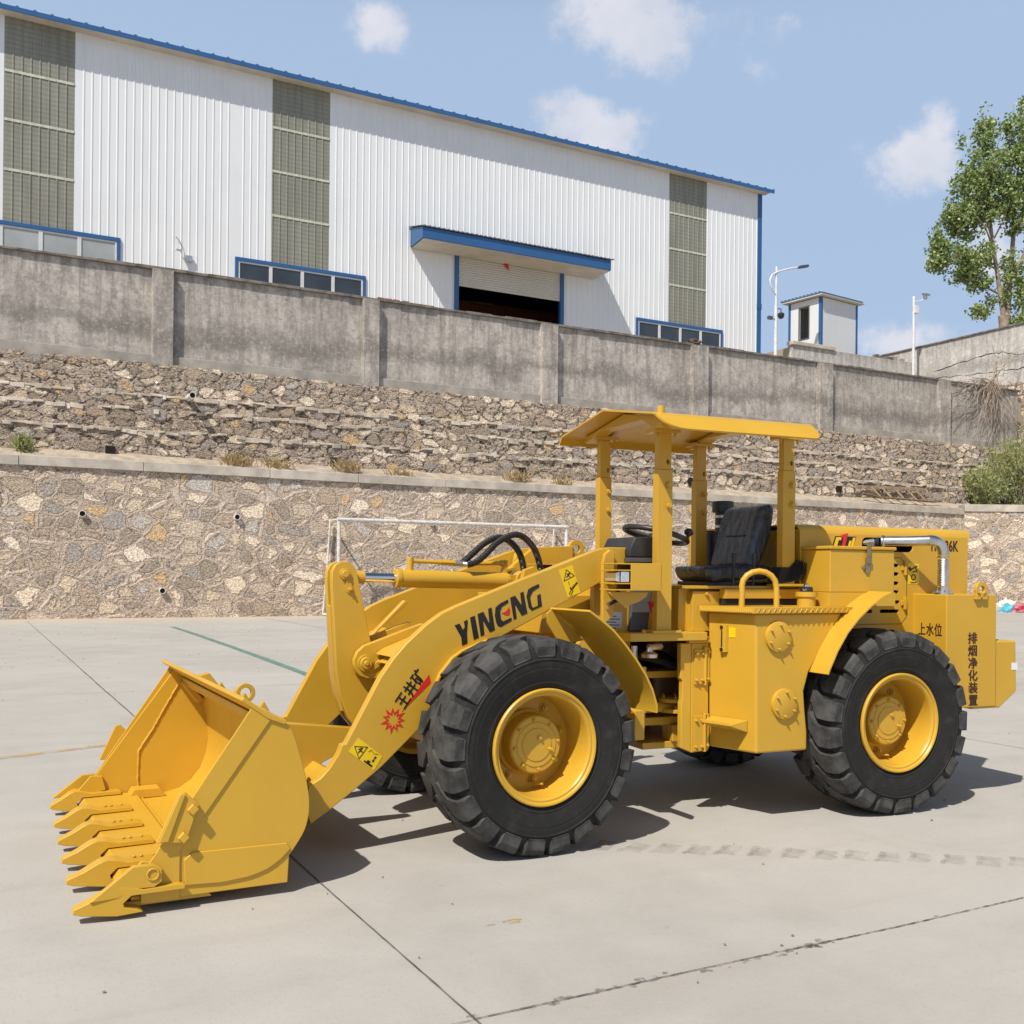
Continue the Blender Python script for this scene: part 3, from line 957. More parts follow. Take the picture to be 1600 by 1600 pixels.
# ------------------------------------------------------------------ side wall at the right
SW = Frame(W.w(45.0, 17.0, 0)[:2], 28.07 - 90)
sw = thing('side_wall', 'pale cracked cement wall on rubble stone running towards the camera below the tall tree', 'wall', SW, (0, 0, 11.0))
part('rendered_panel', MB().box(0, 30, 0.0, 0.3, 11.0, 13.85), PLASTER2, sw)
part('stone_face', MB().box(0, 30, -0.06, 0.3, 0, 10.99), STONE2, sw)
part('coping', MB().box(-0.1, 30, -0.07, 0.4, 13.852, 13.93), COPING_DARK, sw, bevel=0.01)
m = MB()
def crack_path(mb, pts, w):
    L, R = [], []
    for i, p in enumerate(pts):
        ww = w * random.uniform(0.4, 1.4) * (0.3 if i in (0, len(pts) - 1) else 1)
        L.append(mb.v((p[0], -0.004, p[1] + ww)))
        R.append(mb.v((p[0], -0.004, p[1] - ww)))
    for i in range(len(pts) - 1):
        mb.face([L[i], L[i + 1], R[i + 1], R[i]])
for x0, z0, x1, z1 in ((9.2, 12.4, 13.0, 12.75), (13.0, 12.75, 15.4, 12.1), (6.0, 12.2, 11.0, 11.9), (11, 11.9, 15.5, 11.6)):
    pts = [(x0 + (x1 - x0) * t / 14, z0 + (z1 - z0) * t / 14 + random.uniform(-0.06, 0.06)) for t in range(15)]
    crack_path(m, pts, 0.02)
part('crack', m, HOLE, sw)

# ------------------------------------------------------------------ warehouse
wh = thing('warehouse', 'long white corrugated steel warehouse with blue trim, green skylight strips and a half-open roller door', 'warehouse', W, (0, 13, 10.2))
def ribs(mb, x0, x1, z0, z1, n, pitch=0.31, h=0.018, t=0.02):
    """steel sheet with raised vertical ribs facing the yard"""
    xs = []
    k = math.ceil((x0 + 0.03) / pitch)
    prof = [(x0, 0)]
    while k * pitch < x1 - 0.05:
        c = k * pitch
        prof += [(c - 0.035, 0), (c - 0.018, h), (c + 0.018, h), (c + 0.035, 0)]
        k += 1
    prof.append((x1, 0))
    A = [mb.v((x, n - y, z0)) for x, y in prof]
    B = [mb.v((x, n - y, z1)) for x, y in prof]
    for i in range(len(prof) - 1):
        mb.face([A[i], A[i + 1], B[i + 1], B[i]])
    A2 = [mb.v((prof[0][0], n + t, z0)), mb.v((prof[-1][0], n + t, z0))]
    B2 = [mb.v((prof[0][0], n + t, z1)), mb.v((prof[-1][0], n + t, z1))]
    mb.face([A2[1], A2[0], B2[0], B2[1]])
    mb.face([A[0], B[0], B2[0], A2[0]])
    mb.face([A[-1], A2[1], B2[1], B[-1]])
    return mb
ZT = 22.22
m = MB()
for x0, x1, z0, z1 in ((-30, -1.25, 10.2, ZT), (-1.25, 0.31, 14.45, ZT), (2.78, 4.49, 14.45, ZT), (-1.25, 4.49, 10.2, 13.1), (4.49, 8.99, 10.2, ZT), (8.99, 10.50, 14.42, ZT), (13.03, 14.72, 14.42, ZT),
                       (8.99, 14.72, 10.2, 13.1), (14.72, 19.1, 10.2, ZT), (19.1, 24.86, 16.45, ZT), (24.86, 29.23, 10.2, ZT), (29.23, 31.27, 14.44, ZT), (33.72, 34.84, 14.44, ZT), (29.23, 34.84, 10.2, 13.1), (34.84, 37.3, 10.2, ZT)):
    ribs(m, x0, x1, z0, z1, 13.0)
part('cladding_wall', m, CLAD, wh, smooth=20)
# far side, ends and floor of the hall, so that there is a room behind the door; far side and floor coloured dark for its shade
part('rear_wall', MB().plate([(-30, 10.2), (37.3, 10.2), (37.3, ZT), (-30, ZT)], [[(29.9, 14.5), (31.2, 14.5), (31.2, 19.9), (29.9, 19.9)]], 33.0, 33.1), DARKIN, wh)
part('end_wall', MB().prism([(13.03, 10.2), (33.0, 10.2), (33.0, 22.2), (23, 24.0), (13.03, 22.2)], 37.2, 37.3, 'x'), HUTW, wh)
part('end_wall', MB().prism([(13.03, 10.2), (33.0, 10.2), (33.0, 22.2), (23, 24.0), (13.03, 22.2)], -30.1, -30.0, 'x'), HUTW, wh)
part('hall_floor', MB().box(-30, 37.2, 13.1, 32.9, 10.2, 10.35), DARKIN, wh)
# roof with ribs running up the slope, seen at the eaves as little bumps
m = MB()
prof = []
k = 0
x = -30.4
while x < 37.95:
    prof += [(x, 0), (x + 0.45, 0), (x + 0.48, 0.05), (x + 0.54, 0.05)]
    x += 0.60
prof.append((37.95, 0))
for (n0, z0, n1, z1) in ((12.46, 22.36, 23.0, 24.25), (23.0, 24.25, 33.4, 22.36)):
    A = [m.v((px, n0, z0 + h)) for px, h in prof]
    B = [m.v((px, n1, z1 + h)) for px, h in prof]
    A2 = [m.v((px, n0, z0 - 0.05)) for px, h in prof]
    B2 = [m.v((px, n1, z1 - 0.05)) for px, h in prof]
    for i in range(len(prof) - 1):
        m.face([A[i], A[i + 1], B[i + 1], B[i]])
        m.face([A2[i + 1], A2[i], B2[i], B2[i + 1]])
        m.face([A[i + 1], A[i], A2[i], A2[i + 1]])
rf = part('roof', m, BLUER, wh, smooth=20)
part('eaves_fascia', MB().box(-30.4, 37.9, 12.42, 12.459, 22.16, 22.34), BLUE, rf)
part('soffit', MB().box(-30.4, 37.7, 12.465, 13.0, 22.19, 22.25), SOFFIT, rf)
part('corner_trim', MB().box(37.22, 37.50, 12.94, 13.12, 10.2, 22.18), BLUE, wh, bevel=0.008)
part('downpipe_collar', MB().box(37.20, 37.52, 12.92, 13.0, 15.9, 16.2), BLUE, wh)
for x0, x1, zb in ((0.31, 2.78, 14.45), (10.50, 13.03, 14.42), (31.27, 33.72, 14.44)):
    s = part('skylight_strip', ribs(MB(), x0, x1, zb, ZT - 0.02, 13.0, 0.31, 0.024), FIBRE, wh, smooth=20)
    for z in (20.15, 18.3, 16.42):
        part('purlin_band', MB().box(x0 + 0.02, x1 - 0.02, 12.975, 12.985, z - 0.05, z + 0.05), FIBREBAND, s)
for x0, x1, zt, pane in ((-1.25, 4.49, 14.43, GLASSPALE), (8.99, 14.72, 14.40, GLASS), (29.23, 34.84, 14.42, GLASS)):
    f = MB()
    f.box(x0, x1, 12.92, 13.05, zt - 0.13, zt + 0.02)
    f.box(x0, x0 + 0.12, 12.92, 13.05, 13.1, zt - 0.131)
    f.box(x1 - 0.12, x1, 12.92, 13.05, 13.1, zt - 0.131)
    f = part('window', f, BLUE, wh, bevel=0.008)
    g = MB()
    for k in range(4):
        w = (x1 - x0 - 0.26) / 4
        a = x0 + 0.13 + w * k
        g.box(a, a + 0.07, 12.95, 13.03, 13.1, zt - 0.135)
        g.box(a + w - 0.07, a + w - 0.002, 12.95, 13.03, 13.1, zt - 0.135)
        g.box(a + 0.071, a + w - 0.071, 12.955, 13.025, zt - 0.20, zt - 0.135)
    part('sash_frame', g, WINFRAME, f)
    part('pane', MB().box(x0 + 0.13, x1 - 0.13, 12.985, 12.998, 13.1, zt - 0.14), pane, f)
# doorway with its canopy
d = MB()
d.box(19.05, 19.25, 12.9, 13.1, 10.2, 16.25)
d.box(24.72, 24.92, 12.9, 13.1, 10.2, 16.25)
d.box(19.05, 24.92, 12.9, 13.1, 16.251, 16.5)
df = part('door_frame', d, BLUE, wh, bevel=0.01)
m = MB()
prof = []
z = 14.68
while z < 16.25:
    prof += [(z, 0.0), (z + 0.035, 0.035), (z + 0.075, 0.035), (z + 0.11, 0.0)]
    z += 0.11
A = [m.v((19.25, 13.0 - y, z)) for z, y in prof]
B = [m.v((24.72, 13.0 - y, z)) for z, y in prof]
for i in range(len(prof) - 1):
    m.face([A[i], B[i], B[i + 1], A[i + 1]])
m.box(19.25, 24.72, 13.005, 13.03, 14.66, 16.25)
part('roller_shutter', m, SHUTTER, wh, smooth=15)
m = MB()
cp = MB().prism([(11.55, 16.10), (11.55, 16.58), (11.62, 16.60), (12.97, 16.92), (12.97, 16.05)], 16.83, 26.75, 'x')
cn = part('door_canopy', cp, BLUE, wh, bevel=0.01)
part('canopy_soffit', MB().prism([(11.60, 16.06), (12.95, 16.01), (12.95, 16.04), (11.60, 16.095)], 16.9, 26.7, 'x'), SOFFIT, cn)
m = MB()
x = 16.75
while x < 26.8:
    m.prism([(11.48, 16.59), (11.48, 16.625), (12.98, 16.985), (12.98, 16.95)], x, x + 0.13, 'x')
    m.prism([(11.48, 16.60), (11.48, 16.655), (12.98, 17.015), (12.98, 16.96)], x + 0.1305, x + 0.23, 'x')
    x += 0.2305
part('canopy_sheet', m, simple('dusty_canopy_sheet', (0.10, 0.105, 0.115), 0.7, var=0.2), cn)
solo('red_ribbon', MB().prism([(21.45, 16.2), (21.62, 15.9), (21.85, 15.72), (21.80, 15.98), (21.6, 16.22)], 12.86, 12.9, 'y'), RED, W, (21.6, 12.88, 15.9), 'small red ribbon hanging on the roller shutter of the warehouse door', 'ribbon')
solo('crane_girder', MB().box(22.0, 36.5, 20.0, 20.5, 15.0, 15.95).box(22.0, 36.5, 19.9, 20.6, 15.951, 16.05).box(27.2, 28.2, 19.6, 19.98, 14.4, 15.4), ORANGE, W, (22, 20, 15), 'orange overhead crane girder inside the dark warehouse doorway', 'crane girder', bevel=0.02)
cc = thing('security_camera', 'small white security camera fixed to the warehouse cladding left of the middle window', 'security camera', W, (6.8, 12.96, 14.1))
part('camera_body', MB().cyl((6.75, 12.75, 14.28), (6.5, 12.45, 14.2), 0.055, None, 14), WHITEP, cc, bevel=0.006)
part('bracket', MB().tube([(6.8, 12.95, 14.2), (6.8, 12.8, 14.2), (6.72, 12.72, 14.25)], 0.02, 8), WHITEP, cc)
part('junction_box', MB().box(6.95, 7.25, 12.85, 12.955, 13.9, 14.15), ZINC, cc, bevel=0.01)
part('cable', MB().tube([(6.6, 12.93, 14.85), (6.75, 12.93, 14.7), (6.84, 12.93, 14.45), (6.8, 12.9, 14.25)], 0.012, 6), GREY_CABLE, cc)

# ------------------------------------------------------------------ lamp, camera pole, hut
sl = thing('street_lamp', 'white street lamp with a curved arm beside the blue corner of the warehouse', 'street lamp', W, (34.96, 9, 10.2))
part('pole', MB().tube([(34.96, 9, 10.2), (34.96, 9, 14.9)], 0.085, 12).tube([(34.96, 9, 14.9), (34.98, 9, 16.85)], 0.06, 10), WHITEP, sl)
part('arm', MB().tube([(34.92, 8.99, 15.45), (34.72, 8.98, 15.62), (34.57, 8.97, 15.88), (34.53, 8.97, 16.14), (34.66, 8.97, 16.38), (34.96, 8.96, 16.56), (35.5, 8.95, 16.76), (35.95, 8.94, 16.90), (36.32, 8.93, 17.0)], 0.045, 10), WHITEP, sl)
part('lamp_head', MB().prism([(36.25, 16.98), (36.45, 17.10), (36.95, 17.22), (37.02, 17.16), (36.95, 17.08), (36.45, 16.96)], 8.82, 9.04), LAMPH, sl, bevel=0.02)
dc = thing('dome_camera', 'dark dome camera with a small side camera clamped to the street lamp pole', 'dome camera', W, (34.96, 9, 14.4))
part('dome', MB().lathe([(-0.2, 0.02), (-0.17, 0.11), (-0.06, 0.165), (0.05, 0.17), (0.1, 0.12), (0.12, 0.03)], (35.25, 8.95, 14.45), 'z', 18), BLACK, dc)
part('bracket', MB().tube([(34.96, 9, 14.75), (35.25, 8.95, 14.75), (35.25, 8.95, 14.55)], 0.03, 8), GREY_CABLE, dc)
part('side_bracket', MB().tube([(34.96, 9, 14.2), (34.6, 8.95, 14.2)], 0.025, 8), GREY_CABLE, dc)
part('side_camera', MB().box(34.38, 34.65, 8.85, 9.0, 14.13, 14.3), GREY_CABLE, dc, bevel=0.02)
cpx = thing('camera_pole', 'slim white pole carrying a camera and floodlight between the hut and the tall tree', 'camera pole', W, (43.71, 8, 10.2))
part('pole', MB().tube([(43.71, 8, 10.2), (43.69, 8, 16.3)], 0.075, 12), WHITEP, cpx)
part('control_box', MB().box(43.64, 43.95, 7.85, 8.0, 15.4, 15.8), PVC, cpx, bevel=0.02)
part('bracket', MB().tube([(43.7, 8, 16.0), (44.1, 7.9, 16.1), (44.4, 7.85, 16.3)], 0.03, 8), WHITEP, cpx)
part('camera_head', MB().box(44.2, 44.68, 7.75, 7.92, 16.42, 16.52).box(44.25, 44.45, 7.75, 7.88, 16.2, 16.4), ZINC, cpx, bevel=0.02)

lw = thing('low_wall', 'low pale cement wall below the small white hut, with broken bricks on top', 'wall', W, (36.2, 9.2, 10.2))
part('rendered_panel', MB().box(36.3, 46, 9.2, 9.45, 10.2, 13.12), PLASTER2, lw)
part('coping', MB().box(36.2, 39.2, 9.1, 9.55, 13.121, 13.32), COPING, lw, bevel=0.03)
m = MB()
for k in range(14):
    x = random.uniform(41.8, 44.6)
    m.box(x, x + random.uniform(0.15, 0.3), 9.2, 9.4, 13.125, 13.18 + random.uniform(0, 0.14))
part('rubble_edge', m, CRACK, lw, bevel=0.01)
solo('hut_terrace', MB().box(36.3, 44.9, 9.46, 24, 10.1, 13.05), SOIL, W, (36.3, 9.5, 10.1), kind='structure')

HP = W.w(39.0, 10.0, 0)
HF = Frame(HP[:2], 35.0)      # x along the right face, y along the left face
hw, hd, hz0, hz1 = 3.05, 2.12, 13.05, 16.12
hut = thing('guard_hut', 'small white hut with blue corner posts and an empty window above the grey wall', 'hut', HF, (0, 0, 13.05))
hb = MB().box(0.0, hw, 0.0, 0.06, hz0, hz1).box(0.0, hw, hd - 0.06, hd, hz0, hz1).box(hw - 0.06, hw, 0.061, hd - 0.061, hz0, hz1)
part('panel_wall', hb, HUTW, hut)
part('panel_wall', MB().plate([(0.061, hz0), (hd - 0.061, hz0), (hd - 0.061, hz1), (0.061, hz1)], [[(0.80, hz0 + 1.05), (1.40, hz0 + 1.05), (1.40, hz1 - 0.35), (0.80, hz1 - 0.35)]], 0.0, 0.06, 'x'), HUTW, hut)
wf = MB()
wf.box(-0.03, 0.09, 0.74, 0.799, hz0 + 1.0, hz1 - 0.30).box(-0.03, 0.09, 1.401, 1.46, hz0 + 1.0, hz1 - 0.30).box(-0.03, 0.09, 0.80, 1.4, hz0 + 0.99, hz0 + 1.049).box(-0.03, 0.09, 0.80, 1.4, hz1 - 0.349, hz1 - 0.30)
part('window_frame', wf, GREY_CABLE, hut)
for x, y in ((-0.02, -0.02), (hw - 0.12, -0.02), (-0.02, hd - 0.12)):
    part('corner_post', MB().box(x, x + 0.16, y, y + 0.16, hz0, hz1 - 0.01), BLUE, hut, bevel=0.01)
part('roof', MB().box(-0.28, hw + 0.28, -0.28, hd + 0.28, hz1 + 0.04, hz1 + 0.13), SOFFIT, hut, bevel=0.01)
m = MB()
y = -0.30
while y < hd + 0.28:
    m.box(-0.31, hw + 0.1, y, y + 0.16, hz1 + 0.131, hz1 + 0.17)
    m.box(-0.31, hw + 0.1, y + 0.161, y + 0.25, hz1 + 0.131, hz1 + 0.22)
    y += 0.251
part('roof_sheet', m, BLUER, hut)

# ------------------------------------------------------------------ football goal
gl = thing('football_goal', 'white tube football goal with chipped paint standing against the stone wall behind the loader', 'football goal', W, (13, -0.9, 0))
for x in (8.98, 16.86):
    part('post', MB().tube([(x, -0.9, 0), (x, -0.9, 2.85)], 0.06, 12), GOALP, gl)
    part('rear_stanchion', MB().tube([(x - 0.02, -0.12, 2.92), (x - 0.1, -0.10, 1.4), (x - 0.22, -0.10, 0.04)], 0.028, 8), GOALP, gl)
    part('side_bar', MB().tube([(x, -0.9, 2.9), (x, -0.1, 2.9)], 0.03, 8), GOALP, gl)
    part('base_bar', MB().tube([(x - 0.22, -0.10, 0.05), (x, -0.95, 0.05)], 0.035, 8), GOALP, gl)
part('crossbar', MB().tube([(8.92, -0.9, 2.90), (16.92, -0.9, 2.90)], 0.06, 12), GOALP, gl)
part('base_bar', MB().tube([(8.76, -0.10, 0.05), (16.64, -0.10, 0.05)], 0.04, 8), GOALP, gl)

# ------------------------------------------------------------------ ladder on the ledge
ld = thing('wooden_ladder', 'old wooden ladder lying on its side on the soil ledge against the stone wall', 'ladder', W, (34.5, 1, 4.6))
part('rail', MB().hexa([(32.4, 1.26, 5.10), (36.7, 1.26, 5.14), (36.7, 1.33, 5.14), (32.4, 1.33, 5.10), (32.4, 1.26, 5.22), (36.7, 1.26, 5.30), (36.7, 1.33, 5.30), (32.4, 1.33, 5.22)]), WOOD, ld, bevel=0.012)
part('rail', MB().tube([(32.5, 0.95, 4.86), (33.5, 0.86, 4.72), (35, 0.84, 4.70), (36.7, 0.84, 4.66), (37.3, 0.9, 4.72)], 0.045, 8), WOODD, ld)
for x in (33.4, 34.05, 34.8, 35.55, 36.1):
    part('rung', MB().hexa([(x - 0.04, 1.29, 5.16), (x + 0.05, 1.29, 5.16), (x + 0.05, 1.33, 5.16), (x - 0.04, 1.33, 5.16), (x + 0.1, 0.80, 4.66), (x + 0.19, 0.80, 4.66), (x + 0.19, 0.85, 4.66), (x + 0.1, 0.85, 4.66)][4:] + [(x - 0.04, 1.26, 5.16), (x + 0.05, 1.26, 5.16), (x + 0.05, 1.31, 5.16), (x - 0.04, 1.31, 5.16)]), WOOD, ld)

# ------------------------------------------------------------------ cloths by the wall
cb = thing('cloth_pile', 'heap of pink, white and turquoise cloths at the foot of the stone wall', 'cloths', W, (36.0, -3.75, 0))
for c, r, mt, nm in (((-0.35, 0.1, 0.02), (0.42, 0.3, 0.30), TEAL, 'turquoise_cloth'), ((-0.15, 0.3, 0.08), (0.55, 0.3, 0.42), WHITEC, 'white_cloth'), ((0.05, -0.2, 0.03), (0.5, 0.3, 0.28), PINK, 'pink_cloth'), ((0.5, 0.2, 0.02), (0.35, 0.3, 0.2), RUST, 'brown_cloth'), ((0.8, 0.2, 0.02), (0.4, 0.3, 0.28), PINK, 'pink_cloth'), ((1.2, 0.1, 0.0), (0.4, 0.3, 0.22), TEAL, 'turquoise_cloth')):
    part(nm, crumple(*r, 0.55, r[0] * 31 + c[0], (36.0 + c[0], -3.75 + c[1], c[2])), mt, cb)

# ------------------------------------------------------------------ vegetation
def leaf(mb, p, size, elong=1.0, fold=0.25, up=None):
    d = Vector((random.gauss(0, 1), random.gauss(0, 1), random.gauss(0, 0.8)))
    if up is not None:
        d = d * 0.55 + up
    d.normalize()
    s = d.cross(Vector((random.gauss(0, 1), random.gauss(0, 1), random.gauss(0, 1)))).normalized()
    n = d.cross(s)
    L, Wd = size * elong, size * 0.5
    a = mb.v(p)
    b = mb.v(p + d * L * 0.45 + s * Wd + n * size * fold)
    c = mb.v(p + d * L)
    e = mb.v(p + d * L * 0.45 - s * Wd + n * size * fold)
    mb.face([a, b, c])
    mb.face([a, c, e])

def tree():
    T = Frame(W.w(50.0, 7.2, 0)[:2], 0.0)
    k = 0.0354
    def P(px, py, y=0.0):
        return Vector(((px - 1570) * k, y, 15.13 + (515 - py) * k))
    t = thing('poplar_tree', 'tall leafy tree with two pale leaders growing behind the side wall at the right', 'tree', T, (0, 0, 13.5))
    tr = MB()
    tr.tube([P(1570, 562), P(1570, 530), P(1569, 508), P(1570, 494)], [0.28, 0.25, 0.27, 0.34], 12)
    tr.tube([P(1569, 498), P(1564, 470), P(1558, 430), P(1552, 395), P(1547, 355), P(1541, 300), P(1538, 240), P(1538, 180)], [0.16, 0.13, 0.115, 0.10, 0.08, 0.06, 0.035, 0.015], 9)
    tr.tube([P(1572, 498), P(1580, 455, 0.3), P(1586, 410, 0.5), P(1591, 350, 0.6), P(1595, 290, 0.6), P(1598, 220, 0.6), P(1599, 160, 0.6)], [0.19, 0.16, 0.13, 0.11, 0.08, 0.05, 0.02], 9)
    tr.tube([P(1583, 435, 0.4), P(1598, 405, 0.2), P(1618, 350, 0), P(1628, 280, 0)], [0.11, 0.09, 0.07, 0.03], 8)
    BR = [((1559, 458), (1535, 451), (1505, 436), 0.07), ((1556, 420), (1530, 408), (1490, 400), 0.06), ((1550, 385), (1530, 360), (1500, 340), 0.06), ((1548, 370), (1528, 335), (1510, 300), 0.06), ((1547, 355), (1535, 325), (1525, 280), 0.05),
          ((1552, 372), (1562, 345), (1565, 320), 0.05), ((1590, 358), (1575, 330), (1570, 300), 0.05), ((1591, 350), (1604, 330), (1612, 300), 0.05), ((1562, 470), (1545, 478), (1533, 486), 0.05), ((1543, 310), (1525, 270), (1515, 240), 0.04),
          ((1540, 270), (1548, 235), (1552, 200), 0.03), ((1596, 280), (1585, 240), (1580, 205), 0.04), ((1585, 420), (1573, 400), (1570, 385), 0.03), ((1560, 440), (1570, 425), (1575, 410), 0.03)]
    tips = []
    for a, b, c, r in BR:
        y = random.uniform(-1.2, 1.2)
        tr.tube([P(*a), P(*b, y * 0.5), P(*c, y)], r, 7, r * 0.35)
        tips.append((P(*b, y * 0.5), P(*c, y)))
    part('trunk', tr, BARK, t)
    cr = MB()
    # clumps: centre px, radii px (x, z), depth m, number of leaf sprays
    CL = [((1537, 215), (17, 34), 0.8, 100), ((1532, 262), (32, 36), 1.5, 230), ((1512, 300), (28, 34), 1.3, 190), ((1550, 300), (24, 40), 1.5, 160), ((1500, 340), (30, 22), 1.2, 150), ((1530, 335), (30, 18), 1.4, 110), ((1485, 335), (13, 20), 0.8, 55),
          ((1497, 358), (16, 12), 0.8, 45), ((1515, 366), (16, 8), 0.8, 40), ((1466, 390), (18, 14), 0.9, 70), ((1462, 372), (8, 14), 0.6, 26), ((1485, 405), (30, 18), 1.3, 150), ((1515, 412), (24, 20), 1.3, 120), ((1465, 412), (16, 12), 0.9, 50), ((1500, 432), (26, 10), 1.0, 75), ((1535, 395), (14, 18), 1.0, 50), ((1540, 425), (12, 18), 1.0, 46), ((1530, 446), (16, 8), 0.8, 34), ((1508, 455), (10, 6), 0.5, 16), ((1530, 487), (13, 10), 0.7, 40), ((1545, 470), (8, 10), 0.6, 16),
          ((1590, 205), (18, 40), 1.0, 130), ((1585, 262), (26, 36), 1.4, 190), ((1605, 300), (32, 44), 1.8, 220), ((1577, 318), (16, 30), 1.2, 90), ((1583, 352), (14, 14), 0.9, 40), ((1575, 410), (11, 16), 0.7, 30), ((1573, 440), (8, 14), 0.7, 20), ((1568, 462), (6, 12), 0.6, 14), ((1610, 430), (22, 40), 1.6, 150), ((1600, 470), (22, 26), 1.5, 120), ((1600, 502), (22, 8), 1.2, 50), ((1620, 220), (26, 70), 1.5, 240), ((1630, 340), (30, 60), 1.6, 240), ((1535, 172), (4, 10), 0.3, 14), ((1597, 163), (6, 14), 0.4, 24), ((1500, 222), (4, 8), 0.3, 8), ((1570, 195), (6, 10), 0.4, 12), ((1548, 190), (4, 8), 0.3, 10)]
    for (c, r, dep, n) in CL:
        for i in range(int(n * 1.2)):
            while True:
                q = Vector((random.uniform(-1, 1), random.uniform(-1, 1), random.uniform(-1, 1)))
                if q.length < 1 and q.length > 0.25:
                    break
            sc = 1 + 0.25 * noise.noise(q * 2 + Vector((c[0], c[1], 0)))
            ctr = P(c[0] + q.x * r[0] * sc, c[1] - q.z * r[1] * sc, q.y * dep)
            g = noise.noise(ctr * 0.9)
            if g < -0.24:
                continue
            for kk in range(random.randint(6, 10)):
                leaf(cr, ctr + Vector((random.gauss(0, 0.13), random.gauss(0, 0.13), random.gauss(0, 0.12))), random.uniform(0.11, 0.20), 1.05, 0.12)
    part('crown', cr, LEAF, t, keep_normals=True)
tree()

def shrub(name, label, cx, cn, zb, spread, height, ntw, frame=W, lsize=0.05):
    s = thing(name, label, 'shrub', frame, (cx, cn, zb))
    st, fo = MB(), MB()
    for i in range(ntw):
        a = random.uniform(0, 2 * math.pi)
        r = spread * math.sqrt(random.random())
        b = Vector((cx + r * 0.35 * math.cos(a), cn + r * 0.25 * math.sin(a), zb))
        h = height * random.uniform(0.45, 1.05) * (1 - 0.35 * r / spread)
        tip = Vector((cx + r * math.cos(a), cn + r * 0.5 * math.sin(a), zb + h))
        path = []
        for k in range(6):
            t = k / 5
            q = b.lerp(tip, t) + Vector((random.gauss(0, 0.05), random.gauss(0, 0.05), 0.25 * h * math.sin(math.pi * t) * 0.4))
            path.append(q)
        st.tube(path, 0.016, 4, 0.004, cap=False)
        for k in range(1, 6):
            for z in range(random.randint(9, 15)):
                q = path[k].lerp(path[k - 1], random.random())
                leaf(fo, q + Vector((random.gauss(0, 0.08), random.gauss(0, 0.08), random.gauss(0, 0.08))), lsize * random.uniform(0.7, 1.5), 3.2, 0.05, Vector((0, 0, 0.6)))
    part('stem', st, VINEB, s, keep_normals=True)
    part('foliage', fo, NEEDLE, s, keep_normals=True)
shrub('green_shrub', 'large feathery green shrub at the right on the soil ledge below the dry creeper', 42.6, 0.9, 4.6, 2.1, 4.1, 150)
shrub('green_shrub', 'smaller feathery green shrub on the ledge between the ladder and the large shrub', 40.2, 0.85, 4.6, 1.45, 2.3, 75)
shrub('small_weed', 'small dark green weed growing at the foot of the terraced wall at the left edge', 0.55, 1.1, 4.62, 0.16, 0.34, 9, W, 0.04)

vn = thing('dry_creeper', 'leafless brown creeper hanging over the right end of the grey wall', 'creeper', W, (42.0, 2.2, 10.5))
m = MB()
for i in range(70):
    x = 42.1 + random.gauss(0, 0.45)
    p = Vector((x, 2.2 + random.uniform(-0.15, 0.1), 10.55 + random.uniform(-0.25, 0.2)))
    out = random.gauss(0, 0.55)
    path = [p.copy()]
    L = random.uniform(1.2, 3.3)
    v = Vector((out * 1.4, -0.25, 0.1))
    for k in range(9):
        p = p + v * (L / 9)
        v = v * 0.80 + Vector((random.gauss(0, 0.42) + out * 0.05, random.gauss(0, 0.08), -0.30 + random.gauss(0, 0.22)))
        p.y = min(2.26, max(1.4, p.y))
        path.append(p.copy())
    m.tube(path, random.uniform(0.009, 0.021), 5, 0.005, cap=False)
def wander(p0, p1, n, amp):
    return [p0.lerp(p1, k / n) + (Vector((random.gauss(0, amp), random.gauss(0, amp * 0.4), random.gauss(0, amp))) if 0 < k < n else Vector((0, 0, 0))) for k in range(n + 1)]
for i in range(13):
    p0 = Vector((42.2 + random.uniform(-0.6, 0.5), 2.2, 10.5 + random.uniform(-0.3, 0.2)))
    p1 = Vector((44.3 + random.uniform(-1.2, 0.9), 2.3, 12.4 + random.uniform(-1.4, 1.2)))
    m.tube(wander(p0, p1, 7, 0.13), random.uniform(0.012, 0.032), 5, 0.008, cap=False)
for i in range(10):
    p0 = Vector((42.0, 2.2, 10.6))
    p1 = Vector((39.2 + random.uniform(-0.7, 1.5), 2.25, random.uniform(9.2, 10.5)))
    m.tube(wander(p0, p1, 8, 0.14), random.uniform(0.010, 0.018), 4, 0.006, cap=False)
part('stem', m, VINEB, vn, keep_normals=True)

TUFTS = [(6.4, 0.95, 0.42, 90, 'straw tuft left of the others on the soil ledge'), (7.6, 1.0, 0.30, 60, 'low thin straw tuft on the soil ledge right beside a bushier tuft'), (9.9, 1.0, 0.42, 90, 'straw tuft on the soil ledge close to a black weep hole'),
         (11.6, 0.9, 0.25, 45, 'small straw tuft on the soil ledge straight above the goal'), (16.0, 1.0, 0.45, 80, 'straw tuft on the soil ledge close to the loader canopy'), (17.8, 0.95, 0.3, 50, 'thin straw tuft on the soil ledge just left of the loader canopy')]
for x, n, h, k, lab in TUFTS:
    m = MB()
    for i in range(k * 2):
        b = Vector((x + random.gauss(0, 0.22), n + random.gauss(0, 0.1), 4.42 + (n - 0.7) * 0.35))
        tip = b + Vector((random.gauss(0, 0.16), random.gauss(0, 0.1) - 0.08, h * random.uniform(0.5, 1.1)))
        s = Vector((0.012, 0, 0))
        m.face([m.v(b - s), m.v(b + s), m.v(b.lerp(tip, 0.6) + s * 0.8 + Vector((0, 0, 0.03))), m.v(tip)])
    solo('dry_grass_tuft', m, STRAW, W, (x, n, 4.45), 'pale dry ' + lab, 'grass tuft', 'dry grass tufts on the ledge', keep_normals=True)

